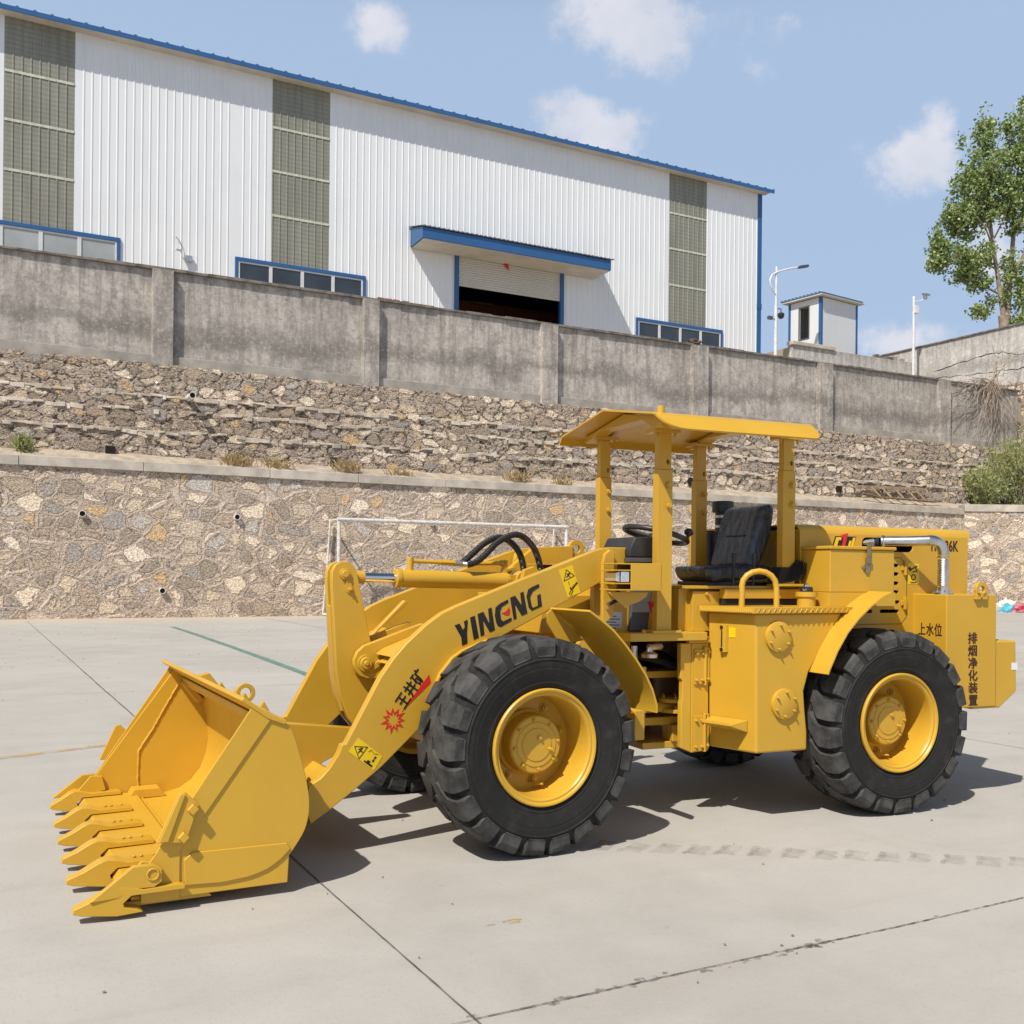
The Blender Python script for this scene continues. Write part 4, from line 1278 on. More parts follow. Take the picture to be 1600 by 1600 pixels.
m = MB()
for (cx, cy, r) in ((1.122, -26.598, 0.035), (1.03, -26.602, 0.015)):
    m.face([m.v((cx + r * random.uniform(0.5, 1.3) * math.cos(k * 0.5236) * 1.4, cy + r * random.uniform(0.4, 1.1) * math.sin(k * 0.5236), 0.0045)) for k in range(12)])
solo('paint_drip', m, SPILL, W, (0, 0, 0), kind='structure')
m = MB()
for i in range(420):
    p = Vector((random.uniform(-4, 9), random.uniform(-28.5, -4), 0.0))
    r = random.uniform(0.003, 0.008) * (1 + 0.06 * (p.y + 28))
    a0 = random.uniform(0, 6.28)
    q = [m.v(p + Vector((r * math.cos(a0 + k * 1.2566) * random.uniform(0.6, 1.3), r * math.sin(a0 + k * 1.2566) * random.uniform(0.6, 1.3), 0.0045))) for k in range(5)]
    t = m.v(p + Vector((0, 0, 0.0045 + r * 0.7)))
    for k in range(5):
        m.face([q[k], q[(k + 1) % 5], t])
solo('gravel', m, simple('grit', (0.20, 0.175, 0.14), 0.9, var=0.5, nscale=0.9), W, (0, 0, 0), kind='stuff', keep_normals=True)
# ================================================================== WHEEL LOADER
LR = Frame((0.9, 6.0), 0.0)
loader = thing('wheel_loader', 'yellow wheel loader with open canopy and lowered bucket, parked on the concrete yard', 'wheel loader', LR)
def lp(name, mb, mat, fr, bevel=0.0, label=None, **kw):
    o = finish(mb, name, mat, (0, 0, 0), bevel, **kw)
    o.parent = loader
    o.location = fr.o - LR.o
    o.rotation_euler = (0, 0, fr.yaw)
    if label:
        o['label'] = label
    return o
def sp(name, mb, mat, parent, bevel=0.0, label=None, **kw):
    o = finish(mb, name, mat, (0, 0, 0), bevel, **kw)
    o.parent = parent
    if label:
        o['label'] = label
    return o

# ---------------------------------------------------------------- wheels
R = 0.537
def build_wheel():
    w = bpy.data.objects.new('wheel', None)
    col.objects.link(w)
    t = MB()
    half = [(0.045, 0.275), (0.022, 0.292), (0.010, 0.315), (0.012, 0.320), (0.004, 0.345), (-0.004, 0.385), (-0.002, 0.388), (-0.004, 0.392), (-0.002, 0.422), (-0.006, 0.426), (-0.006, 0.431), (0.000, 0.435), (0.006, 0.462), (0.022, 0.492), (0.070, 0.507), (0.14, 0.511), (0.2, 0.512)]
    prof = half + [(0.4 - y, r) for y, r in half[-2::-1]]
    t.lathe(prof, (0, 0, 0), 'y', 96, caps=False)
    ncarc = len(t.bm.faces)
    NL = 21
    pit = 2 * math.pi / NL
    # stations: y, centre angle, half width top, half width bottom, r top, r bottom
    ST = [(0.000, 0.00, 0.088, 0.096, 0.456, 0.440), (-0.003, 0.00, 0.102, 0.112, 0.494, 0.446), (0.012, 0.005, 0.108, 0.119, 0.522, 0.470), (0.040, 0.008, 0.110, 0.122, 0.532, 0.492),
          (0.100, 0.014, 0.110, 0.122, 0.536, 0.502), (0.128, 0.070, 0.104, 0.119, 0.537, 0.505), (0.165, 0.165, 0.092, 0.108, 0.5375, 0.507), (0.222, 0.125, 0.086, 0.100, 0.5375, 0.507)]
    for side in (0, 1):
        for i in range(NL):
            th0 = pit * (i + 0.5 * side)
            rings = []
            for (y, a, wt_, wb, rt, rb) in ST:
                yy = y if side == 0 else 0.4 - y
                ring = []
                for da, rr in ((-wt_, rt), (wt_, rt), (wb, rb), (-wb, rb)):
                    ang = th0 + a + da
                    ring.append(t.v((-rr * math.cos(ang), yy, rr * math.sin(ang))))
                rings.append(ring)
            for p, q in zip(rings, rings[1:]):
                for k in range(4):
                    t.face([p[k], p[(k + 1) % 4], q[(k + 1) % 4], q[k]])
            t.face(rings[0])
            t.face(rings[-1][::-1])
    t.bm.faces.ensure_lookup_table()
    for f in t.bm.faces[ncarc:]:
        f.material_index = 1
    ty = finish(t, 'tyre', RUB, (0, 0, 0), 0.0, smooth=32)
    ty.data.materials.append(TREAD)
    ty.parent = w
    md = ty.modifiers.new('edges', 'BEVEL')
    md.width = 0.005
    md.segments = 2
    md.limit_method = 'ANGLE'
    md.angle_limit = math.radians(38)
    r = MB()
    r.lathe([(0.022, 0.288), (0.010, 0.288), (0.004, 0.282), (0.006, 0.274), (0.016, 0.268), (0.016, 0.258), (0.022, 0.252), (0.036, 0.248), (0.10, 0.243), (0.215, 0.238), (0.222, 0.232), (0.222, 0.02),
             (0.24, 0.02), (0.24, 0.25), (0.38, 0.26), (0.39, 0.288), (0.37, 0.288), (0.22, 0.262), (0.05, 0.262)], (0, 0, 0), 'y', 72, closed=True)
    for k in range(8):
        a = 2 * math.pi * (k + 0.35) / 8
        c = (0.192 * math.cos(a), 0.222, 0.192 * math.sin(a))
        r.tube([Vector(c), Vector(c) + Vector((0, -0.006, 0))], 0.024, 12)
        r.bolt(Vector(c) + Vector((0, -0.006, 0)), 0.017, 0.016)
    r.tube([(0.03, 0.215, -0.20), (0.045, 0.17, -0.205), (0.06, 0.13, -0.20)], 0.006, 6)
    sp('rim', r, YEL, w, bevel=0.0, smooth=30)
    h = MB()
    h.lathe([(0.23, 0.165), (0.205, 0.165), (0.195, 0.150), (0.120, 0.143), (0.112, 0.136), (0.110, 0.112), (0.106, 0.108), (0.106, 0.082), (0.102, 0.080), (0.101, 0.02), (0.101, 0.001)], (0, 0, 0), 'y', 56)
    for k in range(8):
        a = 2 * math.pi * (k + 0.2) / 8
        h.bolt((0.122 * math.cos(a), 0.110, 0.122 * math.sin(a)), 0.0095, 0.008)
    h.bolt((0.012, 0.102, 0.035), 0.013, 0.008)
    h.bolt((0.072, 0.104, -0.02), 0.010, 0.02)
    sp('hub', h, YEL, w, smooth=30)
    w.parent = loader
    return w
w0 = build_wheel()
def place_wheel(w, fr, right, ang):
    p = fr.w(0.0, 2.0 if right else 0.0, R - 0.002)
    w.location = p - LR.o
    w.rotation_euler = (0, 0, fr.yaw + (math.pi if right else 0))
    for c in w.children:
        c.rotation_euler = (0, ang, 0)
def copy_wheel(w):
    c = w.copy()
    col.objects.link(c)
    c.parent = loader
    for ch in w.children:
        d = ch.copy()
        col.objects.link(d)
        d.parent = c
    return c
place_wheel(w0, FF, False, 0.05)
for fr, right, a in ((FF, True, 0.4), (RF, False, 0.17), (RF, True, 0.3)):
    place_wheel(copy_wheel(w0), fr, right, a)

# ---------------------------------------------------------------- bucket
b = MB()
def smooth2(P, n=4):
    out = []
    for i in range(len(P) - 1):
        p0, p1, p2, p3 = [Vector(P[max(0, min(len(P) - 1, i + d))]) for d in (-1, 0, 1, 2)]
        for k in range(n):
            t = k / n
            out.append(tuple(0.5 * ((2 * p1) + (p2 - p0) * t + (2 * p0 - 5 * p1 + 4 * p2 - p3) * t * t + (3 * p1 - p0 - 3 * p2 + p3) * t ** 3)))
    return out + [P[-1]]
SIDE = [(-1.40, 0.80), (-1.35, 0.755)] + smooth2([(-1.30, 0.745), (-1.255, 0.70), (-1.215, 0.58), (-1.185, 0.46), (-1.175, 0.36), (-1.195, 0.265), (-1.25, 0.18)]) + [(-1.262, 0.165), (-1.268, 0.05), (-1.71, 0.05), (-1.84, 0.05), (-1.84, 0.19)]
b.prism(SIDE, 0.012, 0.032)
b.prism(SIDE, 1.968, 1.988)
# floor, rounded back and top of the shell
shell = [(-1.90, 0.062), (-1.62, 0.062), (-1.45, 0.066), (-1.37, 0.085), (-1.30, 0.13), (-1.245, 0.20), (-1.215, 0.28), (-1.20, 0.37), (-1.205, 0.46), (-1.225, 0.56), (-1.255, 0.66), (-1.295, 0.73)]
b.sheet(shell, 0.0325, 1.9675, 0.018)
# spill guard above the mouth
b.sheet([(-1.285, 0.735), (-1.36, 0.765), (-1.47, 0.845)], 0.0, 2.0, 0.02)
# stiffening box along the top edge and corner gussets inside
b.sheet([(-1.30, 0.715), (-1.345, 0.70), (-1.36, 0.745)], 0.034, 1.966, 0.012)
for y0, y1 in ((0.034, 0.16), (1.84, 1.966)):
    b.prism([(-1.35, 0.735), (-1.26, 0.62), (-1.29, 0.60), (-1.375, 0.71)], y0, y1)
def bead(mb, pts, r):
    out = []
    for a, c in zip(pts, pts[1:]):
        a, c = Vector(a), Vector(c)
        n = max(2, int((c - a).length / 0.012))
        out += [a + (c - a) * k / n + Vector((random.uniform(-1, 1), 0, random.uniform(-1, 1))) * r * 0.25 for k in range(n)]
    mb.tube(out, [r * random.uniform(0.75, 1.2) for _ in out], 6)
bucket = lp('bucket', b, YEL, FF, bevel=0.004)
wb = MB()
bead(wb, [(-1.385, 1.966, 0.70), (-1.53, 1.966, 0.44), (-1.60, 1.966, 0.33), (-1.605, 1.966, 0.16), (-1.60, 1.966, 0.10)], 0.007)
bead(wb, [(-1.595, 1.85, 0.074), (-1.595, 0.05, 0.074)], 0.006)
bead(wb, [(-1.285, 0.04, 0.742), (-1.285, 1.96, 0.742)], 0.006)
sp('weld_bead', wb, YEL, bucket)
# edge strips along the side plates
for y0, y1 in ((0.004, 0.0115), (1.9885, 1.996)):
    e = MB().prism([(-1.425, 0.815), (-1.345, 0.755), (-1.715, 0.24), (-1.715, 0.045), (-1.865, 0.045), (-1.865, 0.15), (-1.83, 0.21)], y0, y1)
    sp('edge_strip', e, YEL, bucket, bevel=0.004)
    s = MB().prism([(-1.70, 0.20), (-1.665, 0.228), (-1.275, 0.222), (-1.258, 0.195), (-1.30, 0.155), (-1.33, 0.135), (-1.36, 0.119), (-1.40, 0.106), (-1.44, 0.097), (-1.55, 0.088), (-1.695, 0.096)], (0.003 if y0 < 1 else 1.9885), (0.0115 if y0 < 1 else 1.997))
    sp('wear_plate', s, YEL, bucket, bevel=0.004)
    yo = 0.0035 if y0 < 1 else 1.9965
    sg = -1 if y0 < 1 else 1
    c = MB()
    def yy(a):
        return yo + sg * a
    lo, hi = sorted((yy(0.0), yy(0.020)))
    c.prism([(-1.81, 0.285), (-1.725, 0.475), (-1.70, 0.48), (-1.645, 0.425), (-1.69, 0.29), (-1.715, 0.275)], lo, hi)
    lo, hi = sorted((yy(0.0205), yy(0.030)))
    c.prism([(-1.805, 0.285), (-1.722, 0.475), (-1.70, 0.473), (-1.765, 0.288)], lo, hi)
    for bx, bz in ((-1.672, 0.41), (-1.708, 0.30)):
        p = Vector((bx, yy(0.020), bz))
        c.tube([p, p + Vector((0, sg * 0.022, 0))], 0.024, 4)
    sp('side_cutter', c, YEL, bucket, bevel=0.004)
# the cutting edge plate and the teeth
ce = MB().prism([(-1.925, 0.052), (-1.90, 0.088), (-1.62, 0.092), (-1.60, 0.0725), (-1.62, 0.0715), (-1.88, 0.0715)], 0.04, 1.96)
ce.prism([(-1.90, 0.030), (-1.925, 0.05), (-1.60, 0.0525), (-1.58, 0.030)], 0.035, 1.965)
ce.prism([(-1.66, 0.0925), (-1.64, 0.125), (-1.50, 0.125), (-1.46, 0.076), (-1.60, 0.075)], 1.85, 1.964)
sp('cutting_edge', ce, YEL, bucket, bevel=0.003)
TOOTH = [(-2.125, 0.030), (-2.12, 0.048), (-2.05, 0.080), (-1.985, 0.117), (-1.945, 0.132), (-1.90, 0.125), (-1.86, 0.113), (-1.72, 0.116), (-1.70, 0.108), (-1.70, 0.094), (-1.905, 0.0925), (-1.935, 0.066), (-1.93, 0.050), (-1.88, 0.036), (-1.86, 0.024), (-1.96, 0.018), (-2.09, 0.022)]
for i, yc in enumerate((0.012, 0.435, 0.785, 1.14, 1.51, 1.955)):
    t = MB()
    corner = i in (0, 5)
    t.prism(TOOTH, yc - 0.043, yc + 0.043)
    for v in t.bm.verts:               # the nose narrows towards the tip
        f = max(0.0, min(1.0, (-1.95 - v.co.x) / 0.17))
        v.co.y = yc + (v.co.y - yc) * (1 - 0.35 * f)
        v.co.x += f * (0.006 + 0.024 * yc)
        v.co.z += 0.014 * f
    for bx in (-1.83, -1.80, -1.75):
        t.cyl((bx, yc + 0.02, 0.115), (bx, yc + 0.02, 0.124), 0.008, None, 8)
    if corner:
        yo = (-0.030, 0.0035) if i == 0 else (1.9965, 2.030)
        t.prism([(-2.06, 0.085), (-1.90, 0.205), (-1.82, 0.205), (-1.79, 0.185), (-1.79, 0.135), (-1.82, 0.115), (-1.90, 0.118), (-1.95, 0.090)], *yo)
        yb = -0.030 if i == 0 else 2.030
        sg = -1 if i == 0 else 1
        t.lathe([(0, 0.026), (sg * 0.006, 0.026), (sg * 0.006, 0.018), (0, 0.018)], (-1.825, yb, 0.168), 'y', 18, closed=True)
        yi = (0.0325, 0.055) if i == 0 else (1.945, 1.9675)
        t.prism([(-1.95, 0.10), (-1.86, 0.205), (-1.80, 0.20), (-1.78, 0.12), (-1.86, 0.10)], *yi)
    sp('tooth', t, YEL, bucket, bevel=0.004)
e = MB().lathe([(-0.012, 0.028), (0.012, 0.028), (0.012, 0.050), (-0.012, 0.050)], (-1.215, 1.02, 0.748), 'y', 24, closed=True)
sp('lifting_eye', e, YEL, bucket, bevel=0.003)
e = MB()
for y in (0.53, 0.90, 1.08, 1.44):
    e.prism([(-1.27, 0.72), (-1.245, 0.765), (-1.16, 0.62), (-1.07, 0.28), (-1.06, 0.20), (-1.09, 0.14), (-1.22, 0.11), (-1.19, 0.28), (-1.19, 0.42)], y, y + 0.03)
e.prism([(-1.42, 0.80), (-1.33, 0.825), (-1.28, 0.76), (-1.33, 0.75)], 1.35, 1.42)
sp('hinge_bracket', e, YEL, bucket, bevel=0.004)

# ---------------------------------------------------------------- lift arms
ARM = [(-1.035, 0.175), (-1.06, 0.25), (-1.045, 0.36), (-0.99, 0.39), (-0.945, 0.435), (-0.90, 0.50), (-0.882, 0.545), (-0.865, 0.545), (-0.69, 0.86), (-0.62, 0.955), (-0.555, 1.025), (-0.45, 1.115), (-0.36, 1.175), (-0.28, 1.21),
       (0.09, 1.345), (0.36, 1.44), (0.54, 1.505), (0.61, 1.525), (0.67, 1.51), (0.70, 1.45), (0.69, 1.40), (0.63, 1.355), (0.54, 1.31), (0.27, 1.185), (0.10, 1.105), (-0.06, 1.03), (-0.20, 0.95), (-0.30, 0.86), (-0.38, 0.75), (-0.47, 0.605), (-0.68, 0.42), (-0.83, 0.31), (-0.94, 0.235)]
def arm(y0, y1, dec):
    m = MB().prism(ARM, y0, y1)
    # stiffener ring welded on the inside face and the pin bosses
    a = lp('lift_arm', m, YEL, FF, bevel=0.006)
    return a
armL = arm(0.45, 0.505, True)
armR = arm(1.495, 1.55, False)
yd = 0.4478
LET = dict(
    Y=[(-0.294, 1.111), (-0.266, 1.120), (-0.246, 1.087), (-0.236, 1.101), (-0.241, 1.130), (-0.223, 1.140), (-0.220, 1.127), (-0.224, 1.069), (-0.220, 1.017), (-0.250, 1.006), (-0.255, 1.049)],
    I=[(-0.207, 1.150), (-0.180, 1.159), (-0.155, 1.045), (-0.184, 1.034)],
    N=[(-0.164, 1.167), (-0.131, 1.179), (-0.095, 1.117), (-0.103, 1.194), (-0.084, 1.201), (-0.063, 1.084), (-0.092, 1.072), (-0.133, 1.135), (-0.124, 1.060), (-0.144, 1.051)],
    E=[(0.012, 1.242), (0.015, 1.226), (-0.024, 1.203), (-0.034, 1.180), (-0.028, 1.139), (-0.015, 1.127), (0.033, 1.147), (0.036, 1.131), (-0.028, 1.099), (-0.046, 1.104), (-0.055, 1.120), (-0.064, 1.157), (-0.060, 1.201), (-0.034, 1.221)],
    M=[(0.025, 1.251), (0.054, 1.262), (0.094, 1.211), (0.085, 1.276), (0.104, 1.283), (0.129, 1.169), (0.095, 1.156), (0.054, 1.216), (0.065, 1.142), (0.048, 1.135)],
    G=[(0.197, 1.324), (0.200, 1.307), (0.160, 1.283), (0.144, 1.253), (0.155, 1.206), (0.163, 1.197), (0.193, 1.208), (0.188, 1.262), (0.207, 1.272), (0.218, 1.206), (0.155, 1.182), (0.137, 1.199), (0.123, 1.258), (0.133, 1.295), (0.159, 1.309)])
m = MB()
for pl in LET.values():
    m.plate(pl, [], yd, yd + 0.0015)
sp('maker_lettering', m, DECAL_BLACK, armL, label='black slanted capital lettering along the arm')
sp('red_tongue', MB().plate([(-0.023, 1.172), (-0.008, 1.176), (0.003, 1.182), (0.012, 1.191), (0.018, 1.202), (0.024, 1.190), (0.025, 1.182), (0.021, 1.161), (0.005, 1.160), (-0.010, 1.164)], [], yd, yd + 0.0015), DECAL_RED, armL)
# mine mark: three characters, a red wedge and a starburst
m = MB()
add_text(m, '王井矿', 0.082, -0.527, 0.796, yd, math.radians(54), 0.85, 1.0, 0.0016)
sp('mine_lettering', m, DECAL_BLACK, armL)
m = MB().plate([(-0.433, 0.865), (-0.422, 0.826), (-0.578, 0.688)], [], yd, yd + 0.0015)
star, inner = [], []
for k in range(22):
    a = 2 * math.pi * k / 22 + 1.65
    r = (0.070 if k % 4 else 0.062) if k % 2 == 0 else 0.036
    star.append((-0.622 + r * math.cos(a) * 0.97, 0.648 + r * math.sin(a)))
    r2 = (0.046 if k % 2 == 0 else 0.023)
    inner.append((-0.622 + r2 * math.cos(a), 0.648 + r2 * math.sin(a)))
m.plate(star, [inner], yd, yd + 0.0015)
sp('red_starburst', m, DECAL_RED, armL)
def tri_ring(mb, P, w, y):
    c = Vector((sum(p[0] for p in P) / 3, sum(p[1] for p in P) / 3))
    inn = [tuple(c + (Vector(p) - c) * (1 - w)) for p in P]
    mb.plate(P, [inn], y, y + 0.001)
def label_pair(poly, tri, fig, parent):
    s = sp('warning_label', MB().plate(poly, [], yd + 0.0005, yd + 0.0015), DECAL_YEL, parent)
    q = MB()
    tri_ring(q, tri, 0.16, yd - 0.001)
    c = Vector((sum(p[0] for p in tri) / 3, sum(p[1] for p in tri) / 3))
    for a, bq in (((-0.012, -0.010), (0.010, 0.012)), ((0.0, 0.0), (0.012, -0.008)), ((-0.010, 0.010), (0.002, 0.004)), ((0.0, 0.012), (0.012, 0.010))):
        d = (Vector(bq) - Vector(a)).normalized()
        n = Vector((-d.y, d.x)) * 0.0028
        q.plate([tuple(c + Vector(a) + n), tuple(c + Vector(bq) + n), tuple(c + Vector(bq) - n), tuple(c + Vector(a) - n)], [], yd - 0.001, yd)
    for pl in fig:
        q.plate(pl, [], yd - 0.001, yd)
    sp('pictogram', q, DECAL_BLACK, parent)
def bar(a, b_, w):
    a, b_ = Vector(a), Vector(b_)
    d = (b_ - a).normalized()
    n = Vector((-d.y, d.x)) * w / 2
    return [tuple(a + n), tuple(b_ + n), tuple(b_ - n), tuple(a - n)]
label_pair([(0.318, 1.399), (0.404, 1.426), (0.458, 1.278), (0.378, 1.252)], [(0.365, 1.404), (0.420, 1.369), (0.350, 1.337)],
           [bar((0.385, 1.268), (0.400, 1.298), 0.004), bar((0.395, 1.262), (0.410, 1.290), 0.004), bar((0.400, 1.292), (0.436, 1.334), 0.007), bar((0.398, 1.297), (0.392, 1.306), 0.010), bar((0.412, 1.302), (0.406, 1.314), 0.006), bar((0.422, 1.312), (0.414, 1.322), 0.006), bar((0.386, 1.318), (0.380, 1.338), 0.0025), bar((0.432, 1.322), (0.426, 1.332), 0.006)], armL)
label_pair([(-0.802, 0.572), (-0.677, 0.472), (-0.721, 0.406), (-0.851, 0.508)], [(-0.824, 0.534), (-0.752, 0.525), (-0.799, 0.467)],
           [bar((-0.768, 0.455), (-0.730, 0.430), 0.006), bar((-0.764, 0.449), (-0.732, 0.424), 0.004), bar((-0.757, 0.457), (-0.742, 0.447), 0.012), bar((-0.772, 0.459), (-0.766, 0.452), 0.008), bar((-0.726, 0.455), (-0.714, 0.472), 0.004), bar((-0.730, 0.450), (-0.722, 0.458), 0.010), bar((-0.718, 0.466), (-0.711, 0.473), 0.010), bar((-0.750, 0.500), (-0.735, 0.508), 0.002), bar((-0.735, 0.508), (-0.722, 0.488), 0.002), bar((-0.72, 0.488), (-0.700, 0.484), 0.002)], armL)
# cross beam between the arms with the lugs of the bell crank
m = MB()
m.prism([(-0.52, 0.78), (-0.42, 1.00), (-0.30, 1.05), (-0.26, 0.96), (-0.40, 0.76)], 0.5055, 1.4945)
m.prism([(-1.0, 0.235), (-0.97, 0.34), (-0.90, 0.40), (-0.84, 0.37), (-0.90, 0.27)], 0.5055, 1.4945)
for y in (0.885, 1.075):
    m.prism([(-0.62, 0.985), (-0.655, 0.955), (-0.675, 0.91), (-0.67, 0.86), (-0.64, 0.825), (-0.60, 0.81), (-0.45, 0.81), (-0.26, 1.02), (-0.28, 1.10), (-0.36, 1.075)], y, y + 0.04)
for s_ in ((0.56, 0.88), (1.12, 1.44)):
    m.prism([(-0.56, 0.94), (-0.52, 0.97), (-0.36, 1.03), (-0.37, 1.015), (-0.51, 0.945)], *s_)
m.prism([(-0.50, 0.945), (-0.475, 0.955), (-0.20, 1.20), (-0.22, 1.215)], 1.30, 1.345)
m.prism([(-0.56, 0.90), (-0.535, 0.90), (-0.40, 0.985), (-0.42, 1.0)], 0.70, 0.84)
cross = lp('cross_beam', m, YEL, FF, bevel=0.005)
m = MB()
for y, sg in ((0.885, -1),):
    m.lathe([(0, 0.045), (-0.012, 0.045), (-0.012, 0.032), (-0.022, 0.030), (-0.022, 0.014), (-0.028, 0.012)], (-0.612, y, 0.893), 'y', 22)
    m.prism([(-0.60, 0.85), (-0.545, 0.905), (-0.525, 0.915), (-0.512, 0.90), (-0.525, 0.88), (-0.58, 0.845)], y - 0.009, y - 0.0005)
    m.bolt((-0.535, y - 0.009, 0.898), 0.014, 0.012)
sp('pin_cap', m, YEL, cross, bevel=0.002)
m = MB()
m.prism([(-1.22, 0.615), (-1.03, 0.60), (-0.64, 0.550), (-0.605, 0.52), (-0.63, 0.475), (-0.70, 0.455), (-0.93, 0.345), (-1.02, 0.33), (-1.2, 0.38)], 0.86, 0.93)
lp('tilt_link', m, YEL, FF, bevel=0.005)

# ---------------------------------------------------------------- bell crank and tilt cylinder
BC = [(-0.765, 1.415), (-0.735, 1.432), (-0.695, 1.432), (-0.665, 1.412), (-0.645, 1.375), (-0.57, 1.03), (-0.52, 0.86), (-0.49, 0.74), (-0.515, 0.66), (-0.60, 0.555), (-0.635, 0.535), (-0.69, 0.60), (-0.735, 0.72), (-0.755, 0.85), (-0.785, 1.33), (-0.783, 1.38)]
m = MB()
for y in (0.935, 1.025):
    m.prism(BC, y, y + 0.042)
m.sheet([(-0.775, 1.20), (-0.748, 0.82), (-0.70, 0.63)], 0.9775, 1.0245, 0.02)
m.cyl((-0.60, 0.9775, 0.9), (-0.60, 1.0245, 0.9), 0.07)
bc = lp('bell_crank', m, YEL, FF, bevel=0.005)
m = MB()
m.lathe([(0, 0.030), (-0.014, 0.030), (-0.014, 0.020), (-0.022, 0.018), (-0.022, 0.008)], (-0.715, 0.935, 1.367), 'y', 20)
m.prism([(-0.71, 1.335), (-0.69, 1.345), (-0.668, 1.285), (-0.672, 1.268), (-0.69, 1.262), (-0.705, 1.272)], 0.927, 0.9345)
m.bolt((-0.688, 0.927, 1.285), 0.013, 0.012)
m.cyl((-0.715, 0.94, 1.367), (-0.715, 1.065, 1.367), 0.022)
sp('pin_cap', m, YEL, bc, bevel=0.002)

m = MB()
m.cyl((-0.385, 1.0, 1.345), (0.285, 1.0, 1.333), 0.050, None, 28)
m.lathe([(0, 0.053), (0.03, 0.053), (0.034, 0.05)], (-0.405, 1.0, 1.345), 'x', 28)
m.cyl((0.285, 1.0, 1.333), (0.300, 1.0, 1.333), 0.046, None, 24)
m.cyl((0.385, 0.945, 1.338), (0.385, 1.055, 1.338), 0.055, None, 24)
m.box(0.29, 0.37, 0.96, 1.04, 1.30, 1.37)
m.cyl((-0.315, 1.0, 1.38), (-0.315, 1.0, 1.462), 0.019, None, 14)
m.prism([(0.255, 1.375), (0.275, 1.455), (0.292, 1.455), (0.292, 1.375)], 0.985, 1.015)
tc = lp('tilt_cylinder', m, YEL, FF, bevel=0.003)
sp('piston_rod', MB().cyl((-0.60, 1.0, 1.348), (-0.40, 1.0, 1.345), 0.027, None, 24), CHROME, tc)
m = MB().cyl((-0.66, 1.0, 1.352), (-0.585, 1.0, 1.349), 0.036, None, 20)
m.cyl((-0.715, 0.98, 1.365), (-0.715, 1.02, 1.365), 0.048, None, 20)
sp('rod_eye', m, YEL, tc, bevel=0.003)
m = MB().tube([(-0.315, 1.0, 1.443), (-0.15, 0.99, 1.437), (-0.06, 0.985, 1.434)], 0.012, 10)
m.tube([(-0.06, 0.985, 1.434), (0.10, 1.02, 1.432), (0.26, 1.0, 1.437)], 0.012, 10)
m.tube([(-0.14, 0.99, 1.437), (-0.05, 0.985, 1.434)], 0.018, 6)
m.cyl((0.25, 1.0, 1.437), (0.268, 1.0, 1.437), 0.017, None, 8)
sp('oil_pipe', m, YEL, tc)
m = MB().tube([(-0.055, 0.985, 1.432), (0.005, 0.975, 1.428)], 0.018, 6).tube([(0.0, 0.975, 1.428), (0.025, 0.96, 1.427)], 0.016, 10)
m.tube([(-0.04, 1.02, 1.435), (0.0, 1.02, 1.432)], 0.017, 6)
sp('hose_fitting', m, ZINC, tc)
def smooth_path(P, n=6):
    P = [Vector(p) for p in P]
    out = []
    for i in range(len(P) - 1):
        p0, p1, p2, p3 = P[max(0, i - 1)], P[i], P[i + 1], P[min(len(P) - 1, i + 2)]
        for k in range(n):
            t = k / n
            out.append(0.5 * ((2 * p1) + (p2 - p0) * t + (2 * p0 - 5 * p1 + 4 * p2 - p3) * t * t + (3 * p1 - p0 - 3 * p2 + p3) * t ** 3))
    out.append(P[-1])
    return out
H1 = [(-0.004, 1.427), (0.073, 1.491), (0.142, 1.547), (0.221, 1.584), (0.283, 1.578), (0.347, 1.535), (0.388, 1.472), (0.408, 1.384), (0.41, 1.33)]
H2 = [(0.015, 1.424), (0.075, 1.444), (0.135, 1.491), (0.204, 1.555), (0.301, 1.601), (0.373, 1.591), (0.438, 1.536), (0.475, 1.465), (0.493, 1.389), (0.497, 1.33)]
lp('hydraulic_hose', MB().tube(smooth_path([(x, 1.0, z) for x, z in H1]), 0.019, 12), HOSE, FF)
lp('hydraulic_hose', MB().tube(smooth_path([(x, 0.95, z) for x, z in H2]), 0.019, 12), HOSE, FF)

# ---------------------------------------------------------------- front frame
m = MB()
TW = [(0.585, 1.44), (0.597, 1.49), (0.635, 1.522), (0.69, 1.53), (0.825, 1.53), (0.835, 1.45), (0.835, 0.60), (0.45, 0.56), (0.30, 0.75), (0.585, 1.12)]
m.prism(TW, 0.515, 0.555)
m.prism([(p[0] + (0.2 if p[0] > 0.65 else 0), p[1] + (0.015 if p[1] > 1.4 else 0)) for p in TW], 1.445, 1.485)
m.prism(TW[:2] + [(0.63, 1.515), (0.66, 1.50), (0.66, 1.15), (0.585, 1.1)], 0.42, 0.4485)
m.box(0.62, 0.68, 0.556, 1.444, 0.62, 1.30)
m.box(-0.30, 0.80, 0.58, 1.42, 0.46, 0.86)
m.box(0.30, 0.66, 0.60, 1.40, 1.05, 1.26)
for y in (0.86, 1.10):
    m.prism([(0.30, 1.26), (0.335, 1.40), (0.40, 1.42), (0.45, 1.38), (0.56, 1.26)], y, y + 0.035)
m.prism([(0.42, 1.33), (0.70, 1.545), (0.99, 1.56), (0.99, 1.30), (0.72, 1.20), (0.42, 1.26)], 1.40, 1.4445)
m.cyl((0.0, 0.30, 0.535), (0.0, 1.70, 0.535), 0.11, None, 20)
m.box(-0.14, 0.14, 0.9, 1.1, 0.38, 0.66)
ffm = lp('front_frame', m, YEL, FF, bevel=0.005)
m = MB()
for x, z, r in ((0.715, 1.445, 0.026), (0.715, 1.345, 0.022)):
    m.lathe([(0, r), (-0.012, r), (-0.012, r * 0.75), (-0.02, r * 0.7), (-0.02, 0.006)], (x, 0.515, z), 'y', 18)
m.prism([(0.70, 1.43), (0.735, 1.43), (0.74, 1.33), (0.70, 1.33)], 0.507, 0.5145)
